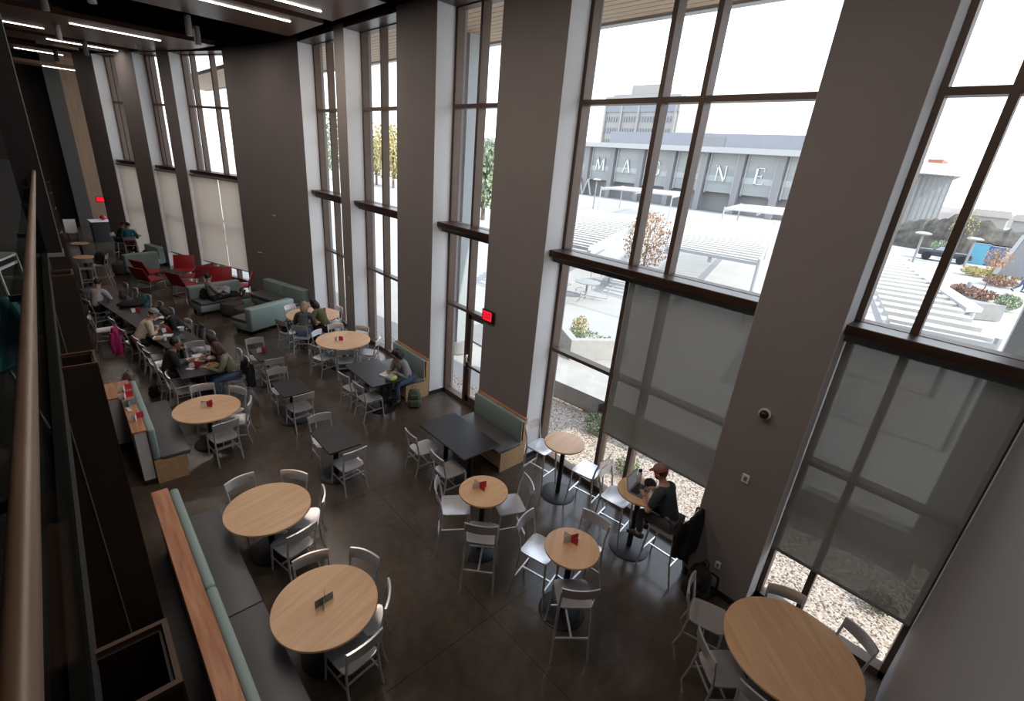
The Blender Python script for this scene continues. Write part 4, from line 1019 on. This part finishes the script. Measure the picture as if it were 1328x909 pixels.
def leaves(mb, c, r, n, size, seed):
    rnd = random.Random(seed)
    for _ in range(n):
        while True:
            p_ = Vector((rnd.uniform(-1, 1), rnd.uniform(-1, 1), rnd.uniform(-1, 1)))
            if .25 < p_.length < 1: break
        p_ = Vector((c[0]+p_.x*r[0], c[1]+p_.y*r[1], c[2]+p_.z*r[2])); q = Euler((rnd.uniform(0, 6), rnd.uniform(0, 6), rnd.uniform(0, 6))).to_matrix()
        s_ = size*rnd.uniform(.6, 1.3); a = q @ Vector((s_, 0, 0)); b_ = q @ Vector((0, s_*.55, 0))
        mb.add([p_-a, p_-b_, p_+a, p_+b_], [(0, 1, 2, 3)])
def shrub(label, x, y, r, h, m, n=350, size=.035, z=0, kind='shrub', seed=1):
    t = thing('garden_'+kind, label, kind, (x, y, z))
    b = MB(); leaves(b, (0, 0, h*.55), (r, r, h*.5), n, size, seed); b.build('foliage', m, t)
    b = MB()
    for k in range(5): a = k*1.3; b.tube([(0, 0, 0), (r*.3*math.cos(a), r*.3*math.sin(a), h*.3), (r*.6*math.cos(a), r*.6*math.sin(a), h*.7)], [.012, .009, .004], 5)
    b.build('stem', 'bark', t)
def tree(label, x, y, h, r, m, z0=.35, n=900, size=.09, seed=1, trunk=.06, zsc=.5):
    t = thing('garden_tree', label, 'tree', (x, y, 0))
    b = MB(); leaves(b, (0, 0, h*(1-.5*(1-z0))), (r, r, h*(1-z0)*.5), n, size, seed); b.build('crown', m, t)
    b = MB(); b.tube([(0, 0, 0), (.02, 0, h*.4), (0, .03, h*.85)], [trunk, trunk*.7, trunk*.2], 8)
    rnd = random.Random(seed)
    for k in range(9):
        a = rnd.uniform(0, 6.3); zz = h*rnd.uniform(z0, .75); b.tube([(0, 0, zz), (r*.5*math.cos(a), r*.5*math.sin(a), zz+h*.12), (r*.8*math.cos(a), r*.8*math.sin(a), zz+h*.2)], [trunk*.4, trunk*.25, trunk*.08], 5)
    b.build('trunk', 'bark', t)
shrub('small sage green bush in the gravel behind the bare pale table', 7.75, 5.05, .30, .42, 'shrubg', 700, .035)
shrub('small grey green bush at the foot of the mullion in the gravel', 7.0, 3.75, .25, .35, 'shrubg', 500, .03, seed=4)
shrub('pale bush in the gravel seen under the shade by the man in the cap', 7.5, 1.6, .35, .35, 'shrubg', 500, .03, seed=5)
shrub('small bush in the gravel at the far right near the dark chair', 7.3, -.2, .22, .25, 'shrubg', 300, .03, seed=8)
for i, (x, y, m_, r, h, lab) in enumerate([(11.3, 9.3, 'shruby', .35, .5, 'yellow green tuft behind the planter wall, leftmost'), (11.5, 8.9, 'shrubg', .4, .6, 'dark green tuft behind the planter wall'), (11.3, 8.2, 'shrubg', .45, .7, 'taller green bush behind the planter wall'),
        (11.2, 7.6, 'shrubg', .4, .75, 'grey green bush at the corner of the planter wall'), (10.9, 7.0, 'hedge', .45, .5, 'dark low bush in the shadow right of the planter wall'), (11.8, 9.0, 'shruby', .3, .9, 'dry golden grass behind the planter wall')]):
    shrub(lab, x, y, r, h, m_, 500, .04, 0, seed=20+i)
tree('slim tree with orange autumn leaves between two mullions of the widest window', 23.4, 14.1, 3.6, 1.35, 'leafo', .1, 1500, .075, 3)
tree('thin bare young tree at the right edge of the left glass', 15.6, 9.9, 3.6, .35, 'shrubg', .4, 120, .05, 6, .04)
for i, (x, y, h, r, m_, lab) in enumerate([(40, 76.5, 9.4, 3.1, 'shruby', 'golden poplar seen through the slim window, left one'), (40, 71, 9.2, 2.9, 'shruby', 'golden poplar seen through the tall window, right one'), (30, 36.3, 7.4, 2.0, 'shrubg', 'green tree seen through the window above the exit door'),
        (36, 84, 10.5, 3.2, 'shrubg', 'dark green tree seen through the slim window beside the curving wall'), (50, 58, 6, 2.4, 'hedge', 'dark tree in the distance through the exit door window')]):
    tree(lab, x, y, h, r, m_, .12, 1500, .28, 40+i, .2)

# pergolas
def pergola(label, c, z, n, w=.16, posts=True, slatdir=0, ph=None, m='whitesteel'):
    """c: four corners (x, y): 0-1 and 3-2 are the rails that carry the slats"""
    t = thing('slatted_canopy', label, 'canopy')
    A, B, C_, D_ = [Vector((p[0], p[1], z)) for p in c]
    b = MB(); up_ = Vector((0, 0, 1))
    def bar(mb, p, q, w_, h_):
        d = (q-p).normalized(); s_ = d.cross(up_).normalized()*w_/2; u_ = up_*h_
        v = [p-s_, p+s_, q+s_, q-s_]; v += [x_+u_ for x_ in v]
        mb.add(v, [(0,3,2,1),(4,5,6,7),(0,1,5,4),(1,2,6,5),(2,3,7,6),(3,0,4,7)])
    for k in range(n):
        f_ = (k+.5)/n; bar(b, A.lerp(B, f_), D_.lerp(C_, f_), w, .16)
    b.build('slats', 'slat', t)
    b = MB()
    for p, q in ((A, B), (D_, C_), (A.lerp(D_, .5), B.lerp(C_, .5))): bar(b, p-up_*.22, q-up_*.22, .14, .24)
    bar(b, A, D_, .14, .12); bar(b, B, C_, .14, .12); b.build('rail_beam', m, t)
    if posts:
        for P_ in (A, B, C_, D_)[(1 if A.x < 20 else 0):]:
            b = MB(); b.tube([P_-up_*z, P_+up_*.25], .07, 8); b.build('post', m, t)
pergola('white slatted canopy low outside the right window', [(13.6, 1.6), (27.2, 4.3), (28.0, 3.3), (14.6, .1)][0:1]+[(27.2, 5.2), (28.3, 3.5), (14.0, -.2)], 2.5, 15, .42)
pergola('white slatted canopy filling the lower right of the widest window', [(18.5, 10.2), (34.0, 18.4), (39.5, 13.5), (18.9, 6.6)], 2.5, 26, .30)
pergola('white slatted canopy filling the lower left of the widest window', [(14.0, 14.0), (27.5, 22.5), (29.5, 18.2), (14.3, 11.0)], 2.5, 24, .28, posts=False)
pergola('small raised white canopy on posts in front of the lettered building', [(52, 39.5), (66, 46), (72, 38.0), (55, 31)], 3.2, 14, .35)
pergola('white canopy on posts at the right in front of the lettered building', [(44, 19.5), (57, 23.5), (62, 19.5), (47, 14.8)], 3.0, 16, .35)
t = thing('sloped_ramp_rail', 'white sloping side rail beside the low slatted canopy', 'rail')
b = MB(); v = [(28.5, 4.0, 2.5), (28.9, 3.7, 2.5), (17.9, .3, 2.6), (17.4, .6, 2.6)]; b.add(v+[(x, y, z+.12) for x, y, z in v], [(0,3,2,1),(4,5,6,7),(0,1,5,4),(1,2,6,5),(2,3,7,6),(3,0,4,7)]); b.build('beam', 'whitesteel', t)
b = MB(); b.tube([(28.5, 3.85, 0), (28.5, 3.85, 2.5)], .1, 8); b.tube([(17.8, .5, 0), (17.8, .5, 2.6)], .1, 8); b.build('post', 'whitesteel', t)
o = MB().prism([(31, 2.2), (33.5, 1.3), (33.5, -.2)], 0, .8).build('concrete_wedge', 'concreteg'); tag(o, 'grey wedge shaped concrete block on the plaza', 'block')
# outdoor round tables with rings of seats
for lab, x, y in [('round outdoor table with looped metal seats, nearer one', 16.6, 12.6), ('round outdoor table with looped metal seats, farther one', 19.9, 13.8)]:
    t = thing('patio_table', lab, 'table', (x, y, 0)); b = MB(); b.lathe([(.55, .70), (.57, .73)], 28); b.tube([(0, 0, 0), (0, 0, .7)], .05, 8); b.build('tabletop', 'ltsteel', t)
    for k in range(4):
        a = k*PI/2+.4; cx_, cy_ = .95*math.cos(a), .95*math.sin(a)
        b = MB(); b.tube([(cx_+.2*math.cos(q), cy_+.2*math.sin(q), .45+.25*max(0, math.cos(q-a))) for q in [2*PI*j/12 for j in range(13)]], .015, 5); b.tube([(0, 0, .1), (cx_, cy_, .12), (cx_, cy_, .45)], .02, 5); b.build('seat_loop', 'ltsteel', t)

# exterior column, soffit
for lab, x, y in [('tall grey exterior column outside the exit door window', 7.95, 10.42), ('tall grey exterior column outside the rightmost window', 8.75, -.55)]:
    t = thing('exterior_column', lab, 'column', (x, y, 0 if y > 0 else .435)); b = MB(); b.box(-.16, .16, -.16, .16, .35, 8.0) if y > 0 else b.box(-.35, .35, -.35, .35, 0, 7.56); b.build('shaft', 'ltsteel', t)
    b = MB(); b.lathe([(.3, 0), (.28, .35)], 20); b.build('concrete_base', 'concreteg', t)
t = thing('roof_overhang', 'wood plank roof overhang with a white edge outside the windows', 'roof')
b = MB(); b.box(6.42, 8.68, -4, 40, 8.0, 8.15); b.build('plank_soffit', 'soffit', t)
b = MB(); b.box(8.68, 8.86, -4, 40, 7.96, 8.3); b.build('edge_fascia', 'bldgw', t)

M['bldgband'] = mat('pale_glass_band', (.38, .41, .42), .3, noise=.08, scale=.3)
# the lettered building
t = thing('lettered_building', 'long glass fronted building with big white letters M A G I N E', 'building')
D0 = 90
b = MB(); b.box(D0+4, D0+40, 27, 71, 10.4, 13.6); b.build('upper_storey', 'bldg', t)
b = MB(); b.box(D0-2.2, D0+30, 27, 110, 10.0, 10.9); b.build('white_fascia', 'bldgw', t)
b = MB(); b.box(D0, D0+1, 27, 110, 3.4, 10.0); b.build('curtain_wall', 'bldgglass', t)
b = MB(); b.box(D0+1.5, D0+2, 27, 110, 0, 3.4); b.build('ground_floor', 'bldgcol', t)
b = MB(); b.box(D0+3.9, D0+4, 44.5, 51, 11.2, 13.0); b.build('louvre', 'bldgcol', t)
ys = [79.5, 72.7, 66, 58.8, 51.9, 45.3, 38.5, 31.8, 86.3, 93]
for y in ys:
    b = MB(); b.box(D0-.9, D0, y-.55, y+.55, 0, 10.0); b.build('column', 'bldgcol', t)
    b = MB()
    for q in (-.9, .9): b.box(D0-.25, D0, y+q-.09, y+q+.09, 3.2, 10.0)
    b.build('white_fin', 'bldgw', t)
b = MB(); b.box(D0-.06, D0, 27, 110, 5.3, 6.3); b.build('glass_band', 'bldgband', t)
b = MB()
for k in range(10): y = 70+k*2.4; b.tube([(D0-1.4, y, 0), (D0-1.4, y+1.2, 3.4)], .18, 6); b.tube([(D0-1.4, y+2.4, 0), (D0-1.4, y+1.2, 3.4)], .18, 6)
b.build('lattice_brace', 'bldgw', t)
def letter(ch, yc):
    """serif capital 2.7 m tall; local u runs to the reader's right = -Y"""
    b = MB(); X0 = D0-.35; H_ = 2.7; z0 = 5.3
    def st(u0, v0, u1, v1, w_):
        d = Vector((u1-u0, v1-v0)); n_ = Vector((-d.y, d.x)).normalized()*w_/2
        pts = [(u0-n_.x, v0-n_.y), (u1-n_.x, v1-n_.y), (u1+n_.x, v1+n_.y), (u0+n_.x, v0+n_.y)]
        v = [(X0, yc-u, z0+w) for u, w in pts]+[(X0+.1, yc-u, z0+w) for u, w in pts]
        b.add(v, [(0,3,2,1),(4,5,6,7),(0,1,5,4),(1,2,6,5),(2,3,7,6),(3,0,4,7)])
    sf = lambda u, v, w_=.5: st(u-w_/2, v, u+w_/2, v, .1)
    if ch == 'M': st(-1, 0, -.85, H_, .16); st(-.85, H_, 0, .2, .32); st(0, .2, .85, H_, .16); st(.85, H_, 1.0, 0, .34); [sf(u, v) for u, v in ((-1, .05), (1, .05), (-.95, H_-.05), (.95, H_-.05))]
    if ch == 'A': st(-.85, 0, 0, H_, .16); st(0, H_, .85, 0, .34); st(-.5, .9, .5, .9, .13); sf(-.85, .05); sf(.85, .05)
    if ch == 'G':
        pr = None
        for k in range(13):
            a = math.radians(50+k*22); p_ = (.95*math.cos(a), H_/2+1.3*math.sin(a))
            if pr: st(*pr, *p_, .2+.14*(3 < k < 9))
            pr = p_
        st(.75, .35, .75, 1.2, .3); sf(.75, 1.2, .6); st(.65, 1.9, .65, 2.5, .1)
    if ch == 'I': st(0, 0, 0, H_, .34); sf(0, .05, .8); sf(0, H_-.05, .8)
    if ch == 'N': st(-.8, 0, -.8, H_, .16); st(-.8, H_, .8, 0, .34); st(.8, 0, .8, H_, .16); sf(-.8, .05); sf(.8, H_-.05); sf(-.95, H_-.05)
    if ch == 'E': st(-.5, 0, -.5, H_, .34); st(-.75, .05, .75, .05, .1); st(-.75, H_-.05, .65, H_-.05, .1); st(-.5, H_/2, .4, H_/2, .12); st(.75, .05, .8, .6, .1); st(.65, H_-.05, .7, H_-.6, .1); st(.4, H_/2-.3, .4, H_/2+.3, .1)
    b.build('letter', 'whitepaint2', t)
M['whitepaint2'] = mat('white_letter', (.75, .75, .75), .5, noise=.02)
for ch, k in zip('MAGINE', range(1, 7)): letter(ch, (ys[k]+ys[k+1])/2)
# tower
t = thing('concrete_tower', 'tall grey concrete tower block behind the lettered building', 'building')
b = MB(); b.box(150, 175, 88, 117, 0, 29.2); b.build('tower_body', 'tower', t)
b = MB(); b.box(152, 168, 97, 108.5, 29.2, 33); b.box(151, 172, 93, 115, 29.2, 30.2); b.build('roof_plant', 'tower', t)
b = MB(); b.box(149.6, 150, 88, 117, 24.6, 27.0); b.build('window_band', 'towerwin', t)
b = MB()
for k in range(5): b.box(149.4, 149.9, 89+k*6.9-.4, 89+k*6.9+.4, 0, 28.2)
b.box(149.4, 150, 88, 117, 27.1, 29.4); b.build('concrete_rib', 'tower', t)
b = MB()
for r__ in range(6):
    for k in range(26): b.box(149.7, 150, 89.4+k*1.05, 89.9+k*1.05, 21.6-r__*3.6, 23.2-r__*3.6)
b.build('slot_window', 'towerwin', t)
# glass wing with fins at the right
t = thing('columned_wing', 'pale flat roofed building with thin columns at the left of the right window', 'building')
b = MB(); b.prism([(97, 22), (97, 15.4), (101, 10.2), (125, 14), (125, 26)], 9.0, 10.6); b.build('flat_roof', 'bldgw', t)
b = MB(); b.prism([(103, 22), (103, 15.0), (105, 11.6), (125, 14), (125, 24)], 0, 9.0); b.build('curtain_wall', 'bldgglass', t)
for k in range(8):
    x, y = 99.5+.2*k, 15.6-.62*k; b = MB(); b.box(x-.12, x+.12, y-.12, y+.12, 2, 9.0); b.build('column', 'bldgcol', t)
b = MB(); b.box(112, 118, 14.6, 16.6, 10.6, 11.9); b.build('red_roof_box', 'brickroof', t)
# hedge, hill, houses
b = MB(); rnd = random.Random(5)
def mound(mb, pts, z, th, seed, n=40):
    rnd = random.Random(seed); v = []; f = []
    for i in range(n+1):
        q = i/n*(len(pts)-1); k = min(int(q), len(pts)-2); fr = q-k
        x = pts[k][0]*(1-fr)+pts[k+1][0]*fr; y = pts[k][1]*(1-fr)+pts[k+1][1]*fr; h = pts[k][2]*(1-fr)+pts[k+1][2]*fr; h *= rnd.uniform(.92, 1.08)
        for dx, hz in ((-th, z), (-th*.75, h*.55), (-th*.3, h*.93), (0, h), (th*.6, h*.8), (th, z)): v.append((x+dx+rnd.uniform(-.1, .1)*th, y, hz))
    for i in range(n):
        for k in range(5): a = i*6+k; f.append((a, a+6, a+7, a+1))
    mb.add(v, f, True)
mound(b, [(76, 12.5, 2.6), (75, 9.5, 3.1), (74, 6.5, 4.0), (74, 4.5, 3.8), (74, 1.5, 3.0), (74, -4, 2.6)], 0, 2.5, 5); o = b.build('dark_hedge', 'hedge'); tag(o, 'long dark hedge behind the parked truck', 'hedge')
b = MB(); mound(b, [(230, 60, 3.0), (220, 30, 3.6), (220, 18, 4.0), (220, 10, 3.9), (215, 3, 2.5), (215, -30, 2.0)], -1, 25, 9); o = b.build('distant_hill', 'hill'); tag(o, 'brownish distant ridge on the horizon at the right', 'hill')
for i, (x, y, z_, w_) in enumerate([(130, 6.8, 3.4, 5), (140, 1.8, 3.0, 4)]):
    t = thing('distant_house', ['distant dark roofed house above the hedge, left one', 'distant tan roofed house above the hedge, right one'][i], 'house', (x, y, 0)); b = MB(); b.box(-3, 3, -w_/2, w_/2, 0, z_); b.build('house_wall', 'tower', t)
    b = MB(); b.add([(-3.4, -w_/2-.5, z_), (3.4, -w_/2-.5, z_), (3.4, w_/2+.5, z_), (-3.4, w_/2+.5, z_), (0, -w_/2, z_+1.2), (0, w_/2, z_+1.2)], [(0, 1, 4), (1, 2, 5, 4), (2, 3, 5), (3, 0, 4, 5), (0, 3, 2, 1)]); b.build('house_roof', 'hill', t)
for i, (x, y, r, h, m_, lab) in enumerate([(71, 6.6, 1.0, 1.3, 'shrubg', 'green bush at the foot of the hedge behind the lamp post'), (73, 5.6, 1.4, 4.6, 'shruby', 'yellow treetop rising behind the hedge'), (53, 2.3, .9, .7, 'shruby', 'low yellow shrubs beyond the plaza, left clump'), (53.5, 1.2, .8, .75, 'shruby', 'low yellow shrubs beyond the plaza, right clump'),
        (54, .1, .9, 1.0, 'leafo', 'orange brown shrub at the far right'), (48.7, .6, 1.0, .6, 'shrubr', 'russet shrub behind the walking person'), (41, 1.9, .7, .6, 'shrubr', 'pinkish dry shrub in front of the bollard, left'), (40, 1.0, .8, .6, 'shrubr', 'pinkish dry shrub in the middle of the gravel bed'),
        (37.5, -.2, .55, .9, 'shrubg', 'rounded green shrub nearest the walking person')]):
    shrub(lab, x, y, r, h, m_, 700, .09, 0, seed=60+i)
tree('small tree with red brown leaves in front of the blue boxes', 45.5, 1.15, 2.9, .75, 'leafo', .45, 420, .08, 77, .04)
# lamp posts
for lab, x, y, h in [('round topped lamp post in the left part of the right window', 54.8, 6.55, 2.75), ('second round topped lamp post near the blue boxes', 59.5, 3.45, 2.6), ('lamp post in the left pane of the widest window', 58, 45, 4.2)]:
    t = thing('lamp_post', lab, 'lamp', (x, y, 0)); b = MB(); b.tube([(0, 0, 0), (0, 0, h-.2)], .09, 8); b.build('pole', 'bldgcol', t); b = MB(); b.lathe([(.5, h-.22), (.62, h-.12), (.3, h)], 20); b.build('lamp_head', 'bldgw', t)
o = MB().lathe([(.12, 0), (.12, .8), (.09, .85)], 12, (40.6, 1.75, 0)).build('bollard', 'bldgcol'); tag(o, 'dark bollard light in the gravel bed', 'bollard')
# pickup truck seen from the side
t = thing('pickup_truck', 'dark pickup truck parked facing left outside', 'truck', (61.5, 5.2, 0), math.radians(5))
b = MB(); b.rbox(-.85, .85, -1.95, 2.0, .42, .95, .12, 3); b.rbox(-.8, .8, .85, 2.0, .85, 1.0, .06, 2); b.build('truck_body', 'truck', t)
b = MB(); b.add([(-.75, -.5, .93), (.75, -.5, .93), (.75, 1.05, .93), (-.75, 1.05, .93), (-.62, -.35, 1.42), (.62, -.35, 1.42), (.62, .55, 1.42), (-.62, .55, 1.42)], [(0,3,2,1),(4,5,6,7),(0,1,5,4),(1,2,6,5),(2,3,7,6),(3,0,4,7)]); b.build('cab', 'truck', t)
b = MB(); b.add([(-.72, .99, 1.0), (.72, .99, 1.0), (.63, .62, 1.38), (-.63, .62, 1.38)], [(0, 1, 2, 3)]); b.add([(-.765, -.4, 1.0), (-.765, .85, 1.0), (-.66, .5, 1.36), (-.66, -.3, 1.36)], [(0, 1, 2, 3)]); b.build('truck_glass', 'bldgglass', t)
b = MB(); b.box(-.7, .7, 1.99, 2.04, .55, .9); b.build('grille', 'chrome', t)
for sx_ in (-1, 1):
    for yy in (-1.25, 1.3):
        b = MB(); b.lathe([(.2, -.1), (.36, -.1), (.36, .1), (.2, .1)], 20, T=Matrix.Translation((.78*sx_, yy, .36)) @ Matrix.Rotation(PI/2, 4, 'Y')); b.build('wheel', 'blackmetal', t)
for lab, x, y0, y1, z1, m_ in [('light blue box container behind the yellow shrubs', 64, 2.5, 3.75, 1.95, 'blue'), ('darker blue container next to the light blue one', 64.3, .9, 2.5, 1.85, 'blue2')]:
    t = thing('storage_container', lab, 'container'); b = MB(); b.box(x, x+2, y0, y1, 0, z1); b.build('container_body', m_, t); b = MB(); b.box(x-.05, x+2.05, y0, y1, z1-.06, z1); b.build('top_edge', 'bldgw', t)
t = thing('tilted_panel', 'leaning white edged dark panel at the right edge outside', 'panel', (50, 0, 0))
b = MB(); b.add([(0, .95, .7), (0, -2.2, .7), (0, -2.2, 3.6), (0, .35, 3.6)], [(0, 1, 2, 3)]); b.build('dark_face', 'bldgcol', t)
b = MB(); b.add([(-.02, 1.25, .7), (-.02, .95, .7), (-.02, .4, 3.6), (-.02, .62, 3.6)], [(0, 1, 2, 3)]); b.tube([(.1, .3, 0), (.1, .3, 1.5)], .1, 8); b.build('white_edge', 'bldgw', t)
# ================================================================== LIGHT
w = bpy.data.worlds.new('sky'); sc.world = w; w.use_nodes = True; nt = w.node_tree
bg = nt.nodes['Background']
tc = nt.nodes.new('ShaderNodeTexCoord'); sx = nt.nodes.new('ShaderNodeSeparateXYZ'); nt.links.new(tc.outputs['Generated'], sx.inputs[0])
rp = nt.nodes.new('ShaderNodeValToRGB'); e = rp.color_ramp.elements
e[0].position = 0; e[0].color = (.98, .98, 1, 1); e[1].position = .8; e[1].color = (.68, .80, 1, 1)
nt.links.new(sx.outputs['Z'], rp.inputs[0]); nt.links.new(rp.outputs[0], bg.inputs[0]); bg.inputs[1].default_value = 2.55
s = bpy.data.lights.new('sun', 'SUN'); s.energy = 4.6; s.angle = .009; s.color = (1, .94, .85)
so = bpy.data.objects.new('sun', s); COL.objects.link(so)
sd = Vector((-.13, .93, -.78)).normalized()     # direction the light travels
so.rotation_euler = sd.to_track_quat('-Z', 'Y').to_euler()
# lamps for the ceiling panel strips, plus added fill lamps that have no strip
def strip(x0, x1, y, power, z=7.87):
    l = bpy.data.lights.new('strip_or_fill_lamp', 'AREA'); l.shape = 'RECTANGLE'; l.size = x1-x0; l.size_y = .07; l.energy = power*.42; l.color = (1, .86, .74)
    o = bpy.data.objects.new('strip_or_fill_lamp', l); COL.objects.link(o); o.location = ((x0+x1)/2, y, z)
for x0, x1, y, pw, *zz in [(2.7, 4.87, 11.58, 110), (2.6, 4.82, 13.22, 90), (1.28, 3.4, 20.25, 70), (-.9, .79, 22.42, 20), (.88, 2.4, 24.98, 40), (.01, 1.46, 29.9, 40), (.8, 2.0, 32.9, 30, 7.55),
                      (1, 3.2, 7.2, 150), (.8, 3.4, 4.0, 150), (.8, 3.4, .8, 100), (2.2, 4.4, 17, 60)]: strip(x0, x1, y, pw, *zz)  # the last few are added fill, no panel strip above them
sc.view_settings.view_transform = 'Standard'; sc.view_settings.look = 'None'; sc.view_settings.exposure = 0.1
sc.cycles.use_denoising = True
sc.cycles.max_bounces = 8; sc.cycles.diffuse_bounces = 4; sc.cycles.transparent_max_bounces = 16; sc.cycles.sample_clamp_indirect = 6
